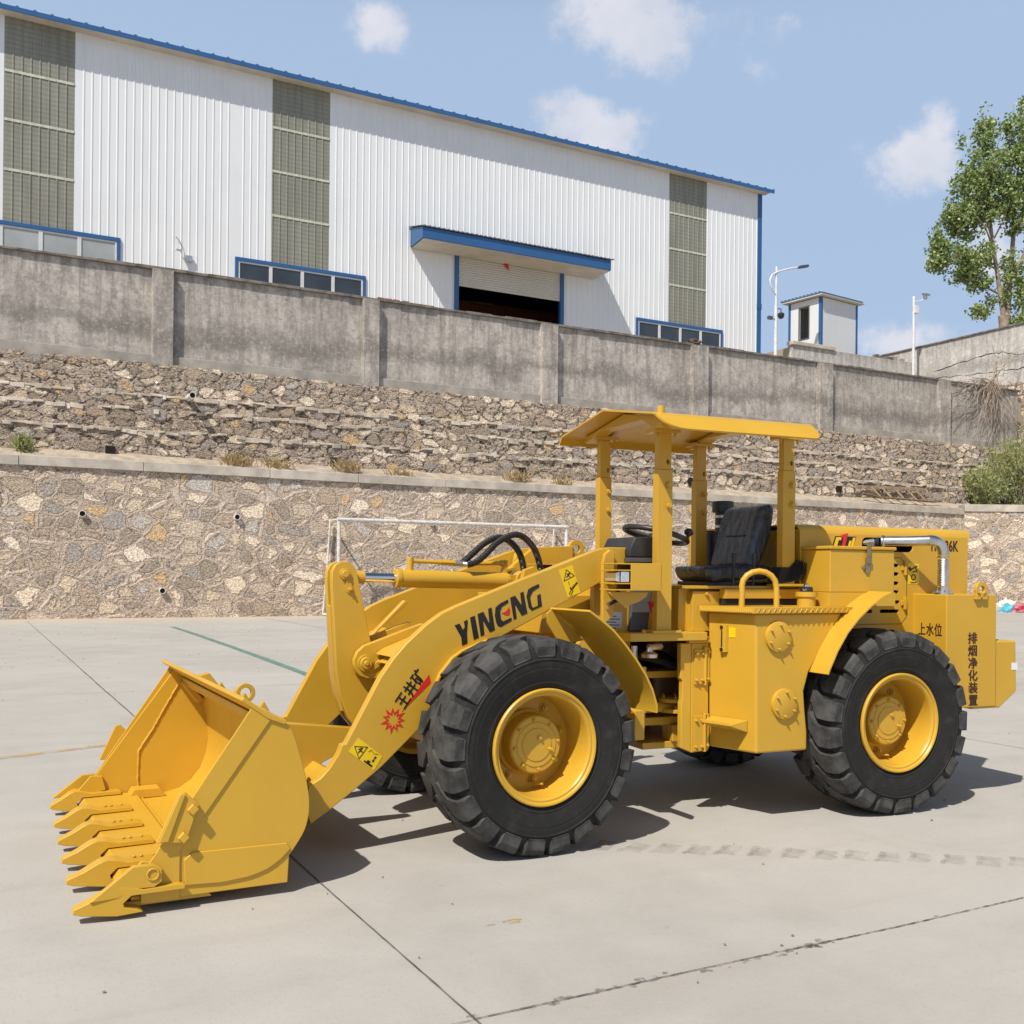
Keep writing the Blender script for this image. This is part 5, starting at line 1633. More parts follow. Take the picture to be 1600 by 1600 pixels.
sp('pin_cap', m, YEL, ffm, bevel=0.002)
m = MB().lathe([(-0.015, 0.028), (0.015, 0.028), (0.015, 0.06), (-0.015, 0.06)], (1.02, 1.42, 1.54), 'y', 24, closed=True)
m.box(0.97, 1.01, 1.405, 1.435, 1.46, 1.52)
sp('lifting_eye', m, YEL, ffm, bevel=0.002)
m = MB().plate([(0.631, 1.175), (0.778, 1.165), (0.772, 1.074), (0.636, 1.088)], [], 0.5115, 0.5145)
dp = sp('data_plate', m, PLATE, ffm)
m = MB()
for k in range(5):
    z = 1.150 - k * 0.0165
    m.plate([(0.642, z), (0.665, z - 0.002), (0.665, z - 0.009), (0.642, z - 0.008)], [], 0.5095, 0.511)
    m.plate([(0.670, z - 0.002), (0.735 + 0.02 * (k % 2), z - 0.005), (0.735 + 0.02 * (k % 2), z - 0.010), (0.670, z - 0.008)], [], 0.5095, 0.511)
sp('plate_print', m, DECAL_BLACK, dp)
for y0 in (0.02, 1.54):
    f = MB()
    path = [(0.265, 1.195), (0.335, 1.15), (0.41, 1.095), (0.48, 1.025), (0.55, 0.945), (0.61, 0.865), (0.655, 0.785), (0.685, 0.70), (0.685, 0.66)]
    f.sheet(path, y0 + 0.03, y0 + 0.42, 0.012)
    yf = y0 + 0.405 if y0 < 1 else y0 + 0.02
    f.prism([(0.262, 1.19), (0.235, 1.165), (0.238, 1.12), (0.29, 1.04), (0.345, 1.0), (0.47, 1.02)], yf, yf + 0.01)
    fe = lp('front_fender', f, YEL, FF, bevel=0.002)
    g = MB().sheet([(-0.405, 0.76), (-0.40, 0.825), (-0.375, 0.873), (-0.315, 0.945), (-0.26, 0.980), (-0.16, 1.018), (-0.10, 1.035)], (0.415 if y0 < 1 else 1.5515), (0.4485 if y0 < 1 else 1.585), 0.010)
    sp('fender_front_flange', g, YEL, fe, bevel=0.002)
m = MB().box(0.79, 0.86, 0.40, 0.52, 0.455, 0.625)
m.box(0.70, 0.95, 0.5205, 0.62, 0.50, 0.60)
lp('axle_stop_block', m, YEL, FF, bevel=0.008)

# ---------------------------------------------------------------- rear frame, articulation
m = MB()
m.box(-0.90, 0.95, 0.62, 1.38, 0.46, 1.10)
m.prism([(-1.163, 0.365), (-1.163, 0.99), (-1.048, 0.99), (-1.046, 0.372)], 0.415, 0.455)      # hinge panel beside the tank
m.prism([(-1.229, 0.395), (-1.1635, 0.368), (-1.1635, 0.99), (-1.235, 0.99), (-1.235, 0.79), (-1.222, 0.775), (-1.222, 0.67), (-1.229, 0.655)], 0.418, 0.458)
m.box(-0.95, -0.90, 1.30, 1.42, 0.32, 0.99)
m.box(-1.36, -0.8995, 0.62, 1.40, 0.775, 0.815)
m.box(-1.36, -0.8995, 0.62, 1.40, 0.50, 0.545)
m.box(-1.36, -0.8995, 0.62, 1.40, 0.36, 0.40)
m.box(-1.17, -1.10, 0.60, 0.72, 0.40, 0.50)
m.cyl((0, 0.35, R), (0, 1.65, R), 0.11, None, 20)
rfm = lp('rear_frame', m, YEL, RF, bevel=0.005)
m = MB()
for z in (0.575, 0.635):
    m.lathe([(0, 0.11), (0.02, 0.11), (0.022, 0.105)], (-1.14, 0.62, z), 'z', 24)
    for k in range(6):
        a = k * math.pi / 3
        m.bolt((-1.14 + 0.08 * math.cos(a), 0.62 + 0.08 * math.sin(a), z + 0.02), 0.012, 0.012, 'z', 1)
m.tube([(-1.55, 0.62, 0.60), (-1.14, 0.62, 0.607)], 0.030, 14)
m.box(-1.52, -1.44, 0.45, 0.52, 0.60, 0.86)
lp('steering_linkage', m, YEL, RF, bevel=0.003)
m = MB()
m.box(-1.62, -0.96, 1.25, 1.29, 0.41, 1.00)  # black panel and block filling the joint around the hoses
m.box(-1.75, -1.5, 0.7, 1.2, 0.55, 1.0)
for k in range(7):
    y = 0.62 + 0.07 * k
    z = 0.84 + 0.03 * (k % 3)
    m.tube(smooth_path([(-1.62, y, z - 0.1), (-1.45, y + 0.05, z + 0.06), (-1.2, y, z + 0.02), (-0.97, y + 0.10, z - 0.08)], 4), 0.022, 8)
lp('hoses_and_black_panels', m, BLACKM, RF)
m = MB()
m.lathe([(0, 0.02), (0.0, 0.045), (0.02, 0.048), (0.035, 0.02), (0.06, 0.014)], (-1.44, 0.42, 0.915), 'z', 16)
m.tube([(-1.52, 0.45, 0.90), (-1.52, 0.45, 0.98)], 0.018, 8)
m.tube([(-1.44, 0.43, 0.97), (-1.36, 0.44, 0.975), (-1.32, 0.5, 0.965)], 0.02, 8)
lp('rubber_mount', m, ZINC, RF)
for zc in (0.855, 0.475):
    h = MB()
    yh = 0.4145
    h.box(-1.150, -1.085, yh - 0.010, yh, zc - 0.10, zc + 0.10)
    h.box(-1.077, -1.048, yh - 0.010, yh, zc - 0.09, zc + 0.11)
    h.cyl((-1.080, yh - 0.012, zc - 0.105), (-1.080, yh - 0.012, zc + 0.115), 0.010, None, 12)
    for dx, dz in ((-1.138, 0.075), (-1.100, 0.075), (-1.138, -0.075), (-1.100, -0.075), (-1.060, -0.07), (-1.060, 0.085)):
        h.bolt((dx, yh - 0.010, zc + dz), 0.010, 0.010)
    sp('hinge', h, YEL, rfm, bevel=0.003)

# ---------------------------------------------------------------- cab floor, seat box, fuel tank
m = MB()
m.prism([(-1.60, 0.355), (-1.10, 0.355), (-1.055, 0.46), (-0.90, 0.46), (-0.90, 1.38), (-1.60, 1.38)], 1.010, 1.055, 'z')
m.box(-1.19, -1.05, 0.40, 0.44, 0.9905, 1.0095)
for x, y in ((-1.50, 0.38), (-1.27, 0.38)):
    m.bolt((x, y, 1.055), 0.014, 0.012, 'z', 1)
lp('cab_floor', m, YEL, RF, bevel=0.004)
m = MB()
m.prism([(-1.205, 1.0555), (-1.20, 1.30), (-0.30, 1.30), (-0.30, 1.0555)], 0.50, 1.25)
m.prism([(-1.145, 1.0555), (-1.14, 1.285), (-0.30, 1.285), (-0.30, 1.0555)], 0.445, 0.4995)
m.box(-1.20, -0.28, 0.43, 1.27, 1.3005, 1.318)
m.box(-0.96, -0.38, 0.385, 0.4445, 1.245, 1.30)
for x in (-1.05,):
    m.bolt((x, 0.445, 1.27), 0.012, 0.012)
lp('seat_box', m, YEL, RF, bevel=0.004)
m = MB().box(-0.96, -0.35, 0.40, 0.444, 1.206, 1.242)  # black strip filling the gap between tank deck and seat box
lp('dark_gap_strip', m, BLACKM, RF)

TS = [(-0.945, 1.17), (-0.935, 0.395), (-0.585, 0.395), (-0.585, 0.50), (-0.600, 0.62), (-0.610, 0.73), (-0.575, 0.84), (-0.47, 0.99), (-0.34, 1.17)]
m = MB().prism(TS, 0.115, 0.425)
def slant(mb, squeeze=True):
    """the tank's front face runs back at an angle: carry its fittings with it"""
    for v in mb.bm.verts:
        if squeeze:
            v.co.y = 0.115 + (v.co.y - 0.115) * 0.676
        if v.co.x < -0.9:
            v.co.x -= 0.338 * (v.co.y - 0.115)
    return mb
slant(m, False)
tank = lp('fuel_tank', m, YEL, RF, bevel=0.014, segs=3)
m = MB().prism([(-0.985, 0.080), (-1.105, 0.435), (-0.10, 0.435), (-0.10, 0.20), (-0.26, 0.090)], 1.1705, 1.205, 'z')
for k in range(26):       # checker-plate studs on the edge and the top
    x = -0.965 + k * 0.036
    if x < -0.28:
        m.hexa([(x, 0.076, 1.176), (x + 0.008, 0.076, 1.176), (x + 0.008, 0.0805, 1.176), (x, 0.0805, 1.176), (x + 0.014, 0.076, 1.199), (x + 0.022, 0.076, 1.199), (x + 0.022, 0.0805, 1.199), (x + 0.014, 0.0805, 1.199)])
    y = 0.09 + k * 0.013
    x = -0.338 * (y - 0.080)
    m.hexa([(x - 0.992, y, 1.176), (x - 0.984, y, 1.176), (x - 0.984, y + 0.007, 1.176), (x - 0.992, y + 0.007, 1.176), (x - 0.992, y + 0.012, 1.199), (x - 0.984, y + 0.012, 1.199), (x - 0.984, y + 0.019, 1.199), (x - 0.992, y + 0.019, 1.199)])
deck = sp('tank_deck', m, YEL, tank, bevel=0.003)
hd = [(-0.955, 0.235, 1.20), (-0.955, 0.232, 1.30)]
for k in range(9):
    a = math.pi * k / 8
    hd.append((-0.955 + 0.02 * 0 , 0.232 - 0.0, 1.30) if False else (-0.925 - 0.0 - 0.0 + -0.03 * math.cos(0) + 0.0 + 0.10 * (1 - math.cos(a)) * 0.95, 0.235 - 0.06 * (1 - math.cos(a)) * 0.5, 1.32 + 0.085 * math.sin(a)))
hd += [(-0.765, 0.172, 1.30), (-0.765, 0.17, 1.20)]
sp('grab_handle', MB().tube(hd, 0.0165, 12), YEL, tank)
m = MB()
m.lathe([(0.0, 0.052), (0.055, 0.052), (0.056, 0.062), (0.082, 0.062), (0.084, 0.03)], (-0.50, 0.24, 1.205), 'z', 28)
fn = sp('filler_neck', m, YEL, tank, smooth=30)
m = MB()
for k in range(5):
    a = 2 * math.pi * k / 5
    m.tube([(-0.50, 0.24, 1.29), (-0.50 + 0.035 * math.cos(a), 0.24 + 0.035 * math.sin(a), 1.305)], 0.014, 8)
m.lathe([(0.0, 0.036), (0.026, 0.036), (0.03, 0.03)], (-0.50, 0.24, 1.288), 'z', 20)
sp('filler_cap', m, BLACK, tank)
sp('cap_button', MB().lathe([(0, 0.018), (0.012, 0.016), (0.018, 0.006)], (-0.50, 0.24, 1.318), 'z', 14), CHROME, tank)
for cx, cz in ((-0.800, 1.040), (-0.755, 0.665)):
    m = MB().lathe([(0, 0.086), (-0.018, 0.086), (-0.020, 0.082)], (cx, 0.115, cz), 'y', 40)
    for k in range(6):
        a = k * math.pi / 3 + 0.45
        m.bolt((cx + 0.068 * math.cos(a), 0.095, cz + 0.068 * math.sin(a)), 0.008, 0.012)
    sp('inspection_cover', m, YEL, tank, bevel=0.002)
xf = -0.944
m = MB().box(xf - 0.022, xf, 0.375, 0.43, 0.945, 1.10)
g = sp('level_gauge', slant(m), YEL, tank, bevel=0.002)
m = MB().box(xf - 0.024, xf - 0.0225, 0.40, 0.412, 0.975, 1.065)
for z in (0.96, 1.085):
    m.cyl((xf - 0.023, 0.405, z), (xf - 0.030, 0.405, z), 0.011, None, 10)
sp('gauge_glass', slant(m), BLACKM, g)
sp('tank_label', slant(MB().box(xf - 0.002, xf, 0.305, 0.365, 1.03, 1.085)), DECAL_YEL, tank)
m = MB()
m.hexa([(-1.06, 0.19, 0.548), (xf + 0.002, 0.19, 0.508), (xf + 0.002, 0.53, 0.508), (-1.06, 0.46, 0.548), (-1.06, 0.19, 0.552), (xf + 0.002, 0.19, 0.575), (xf + 0.002, 0.53, 0.575), (-1.06, 0.46, 0.552)])
for k in range(11):
    y = 0.20 + k * 0.024
    m.prism([(y, 0.552), (y + 0.010, 0.568), (y + 0.020, 0.552)], -1.058, -1.05, 'x')
sp('step', slant(m), YEL, tank, bevel=0.002)

# ---------------------------------------------------------------- seat, controls
m = MB()
m.prism([(-1.04, 1.43), (-0.60, 1.445), (-0.54, 1.43), (-0.57, 1.36), (-0.96, 1.335), (-1.01, 1.355)], 0.48, 0.84)
seat = lp('seat', MB().box(-0.98, -0.56, 0.52, 0.86, 1.318, 1.34), BLACK, RF)
sp('seat_cushion', m, SEAT, seat, bevel=0.035, segs=4)
m = MB()
m.prism([(-0.735, 1.43), (-0.63, 1.42), (-0.545, 1.62), (-0.515, 1.795), (-0.55, 1.812), (-0.62, 1.80), (-0.66, 1.70)], 0.50, 0.90)
sp('backrest', m, SEAT, seat, bevel=0.045, segs=4)
sp('headrest_seam', MB().box(-0.690, -0.675, 0.58, 0.78, 1.62, 1.626), BLACK, seat)
m = MB().prism([(-0.62, 1.33), (-0.50, 1.345), (-0.42, 1.40), (-0.43, 1.47), (-0.47, 1.475), (-0.52, 1.43), (-0.58, 1.43)], 0.36, 0.455)
for k in range(9):
    m.prism([(-0.55 + k * 0.014, 1.35), (-0.50 + k * 0.014, 1.46), (-0.495 + k * 0.014, 1.46), (-0.545 + k * 0.014, 1.35)], 0.352, 0.36)
sp('bellows', m, BLACKM, seat, bevel=0.01)
for x, y, zt in ((-0.87, 0.44, 1.51), (-0.72, 0.45, 1.51)):
    m = MB().tube([(x, y, 1.31), (x + 0.005, y, 1.44)], 0.009, 8).tube([(x + 0.005, y, 1.44), (x + 0.007, y, zt)], [0.011, 0.017], 10)
    lp('control_lever', m, BLACK, RF)
# steering column and wheel
M_ = Matrix.Translation((-1.285, 0.62, 1.610)) @ Matrix.Rotation(math.radians(14), 4, 'Y')
m = MB()
ring = [Vector((0.185 * math.cos(2 * math.pi * k / 36), 0.185 * math.sin(2 * math.pi * k / 36), 0)) for k in range(37)]
m.tube(ring, 0.016, 10, cap=False)
for a in (0.5, 2.6, 4.7):
    m.tube([(0, 0, -0.02), (0.18 * math.cos(a), 0.18 * math.sin(a), 0)], 0.013, 8)
m.lathe([(-0.05, 0.03), (-0.02, 0.045), (0.0, 0.04), (0.006, 0.02)], (0, 0, 0), 'z', 18)
m.tube([(0.16, -0.08, 0.0), (0.165, -0.08, 0.04)], 0.012, 8).lathe([(0.04, 0.015), (0.05, 0.026), (0.065, 0.028), (0.08, 0.015)], (0.165, -0.08, 0), 'z', 14)
m.xform(M_)
stw = lp('steering_wheel', m, BLACK, RF)
sp('steering_column', MB().tube([(-1.245, 0.64, 1.60), (-1.36, 0.66, 1.40), (-1.46, 0.68, 1.06)], 0.026, 10), BLACKM, stw)
m = MB().prism([(-1.545, 1.515), (-1.51, 1.590), (-1.36, 1.595), (-1.315, 1.555), (-1.31, 1.475), (-1.545, 1.475)], 0.47, 0.80)
db = lp('dashboard', m, BLACK, RF, bevel=0.010)
m = MB()
m.prism([(-1.55, 1.45), (-1.305, 1.45), (-1.305, 1.474), (-1.55, 1.474)], 0.46, 0.81)
sp('dash_ledge', m, GREY_CABLE, db)
m = MB().prism([(-1.52, 1.056), (-1.50, 1.449), (-1.36, 1.449), (-1.40, 1.056)], 0.50, 0.78)
lp('column_cover', m, GREY_CABLE, RF, bevel=0.01)
m = MB().prism([(-1.44, 1.23), (-1.40, 1.225), (-1.365, 1.17), (-1.36, 1.10), (-1.39, 1.10), (-1.405, 1.15)], 0.40, 0.46)
pd = lp('red_lever_guard', m, RED, RF, bevel=0.008)
lp('floor_fitting', MB().cyl((-1.40, 0.42, 1.055), (-1.40, 0.42, 1.10), 0.018, None, 10).bolt((-1.40, 0.42, 1.10), 0.012, 0.01, 'z', 1), ZINC, RF)
m = MB()
m.lathe([(0.0, 0.070), (0.068, 0.072), (0.074, 0.066)], (-0.483, 1.10, 1.790), 'z', 26)
m.lathe([(0, 0.052), (0.16, 0.050)], (-0.483, 1.10, 1.645), 'z', 20)
m.lathe([(0, 0.115), (0.22, 0.115), (0.23, 0.105)], (-0.49, 1.12, 1.43), 'z', 30)
ac = lp('air_cleaner', m, BLACK, RF, bevel=0.004)
m = MB()
for z in (1.755, 1.69):
    m.lathe([(0, 0.053), (0.016, 0.053)], (-0.483, 1.10, z), 'z', 20)
sp('hose_clamp', m, ZINC, ac)

# ---------------------------------------------------------------- canopy and posts
m = MB()
up = [(0.082, 2.222), (0.105, 2.234), (0.66, 2.325), (1.19, 2.235), (1.205, 2.225), (1.235, 2.185)]
dn = [(0.086, 2.212), (0.108, 2.224), (0.66, 2.315), (1.185, 2.226), (1.197, 2.218), (1.226, 2.180)]
CX0, CX1 = -1.62, -0.595
m.strip_prism(up, dn, CX0, CX1, 'x')
# drooping near lip with rounded ends
xs = [CX0 + t for t in (0.0, 0.01, 0.025, 0.045, 0.07, 0.10, 0.14)] + [CX1 - t for t in (0.06, 0.03, 0.012, 0.0)]
dp_ = [0.05, 0.30, 0.55, 0.74, 0.88, 0.96, 1.0, 1.0, 0.93, 0.75, 0.5]
A, B, A2, B2 = [], [], [], []
for x, f in zip(xs, dp_):
    A.append(m.v((x, 0.0815, 2.2215)))
    A2.append(m.v((x, 0.0855, 2.2115)))
    B.append(m.v((x, 0.0815 - 0.095 * f, 2.2215 - 0.082 * f)))
    B2.append(m.v((x, 0.0815 - 0.095 * f + 0.007, 2.2215 - 0.082 * f - 0.008)))
for k in range(len(xs) - 1):
    m.face([A[k], A[k + 1], B[k + 1], B[k]])
    m.face([A2[k], B2[k], B2[k + 1], A2[k + 1]])
    m.face([B[k], B[k + 1], B2[k + 1], B2[k]])
can = lp('canopy_roof', m, YEL, RF, smooth=25)
m = MB()
for x in (-1.44, -0.68):
    m.prism([(0.23, 2.18), (0.23, 2.237), (0.66, 2.308), (1.14, 2.228), (1.14, 2.19), (1.08, 2.20), (0.95, 2.245), (0.45, 2.245), (0.35, 2.19)], x - 0.045, x + 0.045, 'x')
sp('roof_beam', m, YEL, can, bevel=0.004)
sp('roof_bolt', MB().cyl((-1.565, 0.12, 2.23), (-1.565, 0.12, 2.27), 0.020, None, 12), YEL, can, bevel=0.003)
def post(x0, x1, y0, y1, zb, zt, zs, near):
    m = MB()
    hx = (x0 + x1) / 2 + 0.02
    def holes(zz):
        return [[(hx + 0.010 * math.cos(a), z + 0.015 * math.sin(a)) for a in [k * math.pi / 5 for k in range(10)]] for z in zz]
    m.plate([(x0 + 0.006, zs + 0.001), (x1 - 0.006, zs + 0.001), (x1 - 0.006, zt), (x0 + 0.006, zt)], holes([zs + 0.045]), y0 + 0.005, y0 + 0.012)
    m.plate([(x0 + 0.006, zs + 0.001), (x1 - 0.006, zs + 0.001), (x1 - 0.006, zt), (x0 + 0.006, zt)], holes([zs + 0.045]), y1 - 0.012, y1 - 0.005)
    m.box(x0 + 0.006, x0 + 0.013, y0 + 0.0121, y1 - 0.0121, zs + 0.001, zt)
    m.box(x1 - 0.013, x1 - 0.006, y0 + 0.0121, y1 - 0.0121, zs + 0.001, zt)
    m.box(x0, x1, y0, y1, zb, zs)
    m.box(x0 - 0.035, x1 + 0.04, y0 - 0.02, y1 + 0.03, zt, zt + 0.022)
    for bx in (x0 - 0.015, x1 + 0.02):
        m.bolt((bx, y0 + 0.01, zt), 0.010, 0.012, 'z', -1)
    m.box(x0 - 0.04, x1 + 0.05, y0 - 0.03, y1 + 0.04, zb - 0.0, zb + 0.014)
    p = lp('canopy_post', m, YEL, RF, bevel=0.006)
    q = MB()
    for z in (zs - 0.085, zs - 0.20):
        q.cyl((hx, y0, z), (hx, y0 - 0.022, z), 0.013, None, 10)
        q.cyl((hx, y0 - 0.006, z), (hx, y0 - 0.01, z), 0.019, None, 12)
    sp('locking_pin', q, YEL, p)
post(-1.425, -1.330, 0.37, 0.425, 1.055, 2.17, 1.965, True)
post(-0.570, -0.482, 0.37, 0.425, 1.318, 2.185, 2.0, True)
post(-1.432, -1.350, 1.04, 1.095, 1.055, 2.205, 1.975, False)
post(-0.732, -0.648, 1.04, 1.095, 1.318, 2.205, 1.985, False)
# head lamps in their brackets on the front posts
for y0, sg in ((0.205, 1), (1.17, 1)):
    m = MB()
    m.box(-1.685, -1.50, y0, y0 + 0.008, 1.293, 1.440)
    m.box(-1.685, -1.50, y0 + 0.16, y0 + 0.168, 1.293, 1.440)
    for z in (1.432, 1.397, 1.327, 1.293):
        m.box(-1.79, -1.50, y0 + 0.0085, y0 + 0.1595, z, z + 0.007)
    m.box(-1.50, -1.492, y0 + 0.0085, y0 + 0.1595, 1.30, 1.432)
    m.prism([(-1.80, 1.285), (-1.55, 1.2845), (-1.56, 1.26), (-1.60, 1.235), (-1.66, 1.215), (-1.69, 1.2)], y0 + 0.05, y0 + 0.058)
    hb = lp('headlight_bracket', m, YEL, RF, bevel=0.002)
    m = MB().box(-1.74, -1.56, y0 + 0.02, y0 + 0.15, 1.338, 1.394)
    sp('headlight_housing', m, BLACK, hb, bevel=0.006)
    m = MB().prism([(-1.765, 1.345), (-1.7405, 1.336), (-1.7405, 1.396), (-1.765, 1.388)], y0 + 0.022, y0 + 0.148)
    m.box(-1.74, -1.69, y0 + 0.009, y0 + 0.0195, 1.338, 1.394)
    sp('headlight_lens', m, LENS, hb, bevel=0.004)
    sp('headlight_cable', MB().tube([(-1.72, y0 + 0.08, 1.29), (-1.73, y0 + 0.07, 1.24), (-1.76, y0 + 0.1, 1.22)], 0.012, 8), BLACKM, hb)

# ---------------------------------------------------------------- rear hood
HY0, HY1 = 0.40, 1.60
zt = 1.692
def rrect(x0, x1, z0, z1, r, n=4):
    pts = []
    for cx, cz, a0 in ((x1 - r, z1 - r, 0), (x0 + r, z1 - r, 90), (x0 + r, z0 + r, 180), (x1 - r, z0 + r, 270)):
        for k in range(n + 1):
            a = math.radians(a0 + 90 * k / n)
            pts.append((cx + r * math.cos(a), cz + r * math.sin(a)))
    return pts
holes = [rrect(0.052, 0.47, 1.535, 1.622, 0.035)]
for z in (1.452, 1.398, 1.34, 1.285):
    holes.append(rrect(0.235, 0.35, z - 0.011, z + 0.011, 0.009, 2))
for (a, c, z) in ((0.235, 0.36, 1.222), (0.02, 0.14, 1.165), (0.20, 0.355, 1.165)):
    holes.append(rrect(a, c, z - 0.011, z + 0.011, 0.009, 2))
m = MB()
m.plate([(-0.42, 1.635), (-0.42, 0.90), (0.93, 0.90), (0.93, 1.635)], holes, HY0, HY0 + 0.012)
arc = [(HY0, 1.6352), (HY0 + 0.004, 1.655), (HY0 + 0.018, 1.675), (HY0 + 0.04, 1.688), (HY0 + 0.075, zt), (HY1 - 0.075, zt), (HY1 - 0.04, 1.688), (HY1 - 0.018, 1.675), (HY1, 1.6352), (HY1, 0.9)]
ain = [(HY0 + 0.012, 1.6352), (HY0 + 0.015, 1.65), (HY0 + 0.027, 1.667), (HY0 + 0.045, 1.677), (HY0 + 0.075, zt - 0.011), (HY1 - 0.075, zt - 0.011), (HY1 - 0.045, 1.677), (HY1 - 0.027, 1.667), (HY1 - 0.012, 1.6352), (HY1 - 0.012, 0.9)]
m.strip_prism(arc, ain, -0.42, 0.95, 'x')
m.box(-0.419, -0.407, HY0 + 0.0125, HY1 - 0.0125, 1.0, 1.66)
m.box(0.92, 0.9299, HY0 + 0.0125, HY1 - 0.0125, 0.9, 1.66)
hood = lp('engine_hood', m, YEL, RF, bevel=0.0, smooth=28)
m = MB()
m.box(-0.35, 0.40, 0.55, 1.40, 1.1, 1.48)  # black boxes added inside the hood so its openings look dark
m.box(0.45, 0.9, 0.55, 1.40, 1.0, 1.6)
lp('hood_dark_fill', m, BLACKM, RF, bevel=0.02)
for z0, z1 in ((1.39, 1.48), (1.175, 1.255)):
    m = MB()
    m.box(0.385, 0.40, HY0 - 0.02, HY0 - 0.0005, z0, z1)
    m.box(0.365, 0.384, HY0 - 0.012, HY0 - 0.0005, (z0 + z1) / 2 - 0.015, (z0 + z1) / 2 + 0.015)
    sp('door_hinge', m, YEL, hood, bevel=0.003)
m = MB()
ribbon_p = [(-0.02, 1.50), (0.36, 1.50), (0.415, 1.455), (0.415, 1.13), (0.37, 1.085), (0.02, 1.085)]
for a, c in zip(ribbon_p, ribbon_p[1:]):
    m.plate(bar(a, c, 0.005), [], HY0 - 0.0012, HY0 - 0.0002)
sp('door_seam', m, simple('paint_seam', (0.20, 0.105, 0.008), 0.6), hood)
m = MB()
add_text(m, 'YN936K', 0.098, 0.722, 1.577, HY0 - 0.0015, 0.0, 0.70, 1.0, 0.002)
sp('model_lettering', m, DECAL_BROWN, hood)
m = MB().plate([(0.425, 1.468), (0.515, 1.462), (0.515, 1.335), (0.425, 1.335)], [], HY0 - 0.0015, HY0 - 0.0005)
sp('warning_label', m, DECAL_YEL, hood)
m = MB()
for a, c, w in (((0.43, 1.44), (0.45, 1.42), 0.02), ((0.455, 1.43), (0.50, 1.45), 0.008), ((0.46, 1.41), (0.50, 1.42), 0.006), ((0.485, 1.44), (0.50, 1.41), 0.006), ((0.445, 1.345), (0.49, 1.345), 0.006)):
    m.plate(bar(a, c, w), [], HY0 - 0.003, HY0 - 0.002)
ringo = [(0.468 + 0.020 * math.cos(k * 0.5236), 1.378 + 0.020 * math.sin(k * 0.5236)) for k in range(12)]
ringi = [(0.468 + 0.013 * math.cos(k * 0.5236), 1.378 + 0.013 * math.sin(k * 0.5236)) for k in range(12)]
m.plate(ringo, [ringi], HY0 - 0.003, HY0 - 0.002)
sp('pictogram', m, DECAL_BROWN, hood)
# logo half hidden by the tool box: slanted black tablet with yellow strokes and a red figure
m = MB().plate([(-0.185, 1.545), (-0.155, 1.624), (0.008, 1.624), (-0.022, 1.545)], [], HY0 - 0.0012, HY0 - 0.0002)
lg = sp('logo_tablet', m, DECAL_BLACK, hood)
m = MB()
m.plate([(-0.172, 1.548), (-0.148, 1.618), (-0.108, 1.618), (-0.112, 1.600), (-0.130, 1.600), (-0.148, 1.548)], [], HY0 - 0.0028, HY0 - 0.0015)
m.plate([(-0.062, 1.548), (-0.046, 1.598), (-0.030, 1.598), (-0.046, 1.548)], [], HY0 - 0.0028, HY0 - 0.0015)
m.plate([(-0.040, 1.548), (-0.018, 1.618), (0.000, 1.618), (-0.022, 1.548)], [], HY0 - 0.0028, HY0 - 0.0015)
sp('logo_stroke', m, DECAL_YEL, lg)
m = MB().plate([(-0.112, 1.548), (-0.094, 1.615), (-0.112, 1.615), (-0.108, 1.632), (-0.060, 1.645), (-0.086, 1.548)], [], HY0 - 0.004, HY0 - 0.003)
sp('logo_figure', m, DECAL_RED, lg)

# tool box on the left side
m = MB().box(-0.405, 0.075, 0.150, 0.399, 1.287, 1.535)
tb = lp('tool_box', m, YEL, RF, bevel=0.006)
sp('tool_box_lid', MB().box(-0.413, 0.083, 0.140, 0.399, 1.5355, 1.556), YEL, tb, bevel=0.006)
sp('tool_box_base', MB().box(-0.41, 0.085, 0.150, 0.399, 1.205, 1.2865).box(-0.40, -0.2, 0.16, 0.39, 1.20, 1.2049), YEL, tb, bevel=0.005)
m = MB().box(-0.147, -0.117, 0.134, 0.1395, 1.49, 1.575).box(-0.150, -0.114, 0.130, 0.1495, 1.455, 1.49)
m.prism([(-0.152, 1.455), (-0.112, 1.455), (-0.125, 1.40), (-0.150, 1.40)], 0.139, 0.1495)
m.cyl((-0.165, 0.138, 1.435), (-0.165, 0.1495, 1.435), 0.012, None, 8)
sp('latch', m, simple('tarnished_latch', (0.34, 0.29, 0.19), 0.4, 0.8, var=0.2), tb, bevel=0.002)

# exhaust pipe to the scrubber tank
m = MB()
m.tube([(0.215, 0.415, 1.600), (0.33, 0.325, 1.601), (0.44, 0.245, 1.606)], 0.031, 24)
el = []
for k in range(10):
    a = math.pi / 2 * k / 9
    el.append((0.455 + 0.085 * math.sin(a) * 0.9, 0.238 - 0.02 * math.sin(a), 1.518 + 0.088 * math.cos(a)))
m.tube([(0.435, 0.248, 1.606)] + el, 0.033, 24)
m.lathe([(0, 0.034), (0.0, 0.037), (0.012, 0.037), (0.012, 0.034)], (0.5315, 0.218, 1.50), 'z', 24)
ex = lp('exhaust_pipe', m, STEEL, RF)
m = MB()
cor = []
for k in range(33):
    cor.append((0.0 + k * 0.0052, 0.0345 if k % 2 else 0.0325))
m.lathe(cor, (0.5315, 0.218, 1.325), 'z', 28)
sp('flexible_section', m, STEEL, ex)
m = MB().lathe([(0, 0.060), (0.010, 0.060), (0.010, 0.038), (0.045, 0.036)], (0.5315, 0.218, 1.276), 'z', 28)
for k in range(6):
    a = k * math.pi / 3
    m.bolt((0.5315 + 0.05 * math.cos(a), 0.218 + 0.05 * math.sin(a), 1.286), 0.009, 0.009, 'z', 1)
sp('pipe_flange', m, STEEL, ex)
m = MB().lathe([(0, 0.040), (0.012, 0.044), (0.022, 0.044), (0.024, 0.036)], (0.205, 0.422, 1.600), 'x', 24)
sp('clamp_ring', m, STEEL, ex)
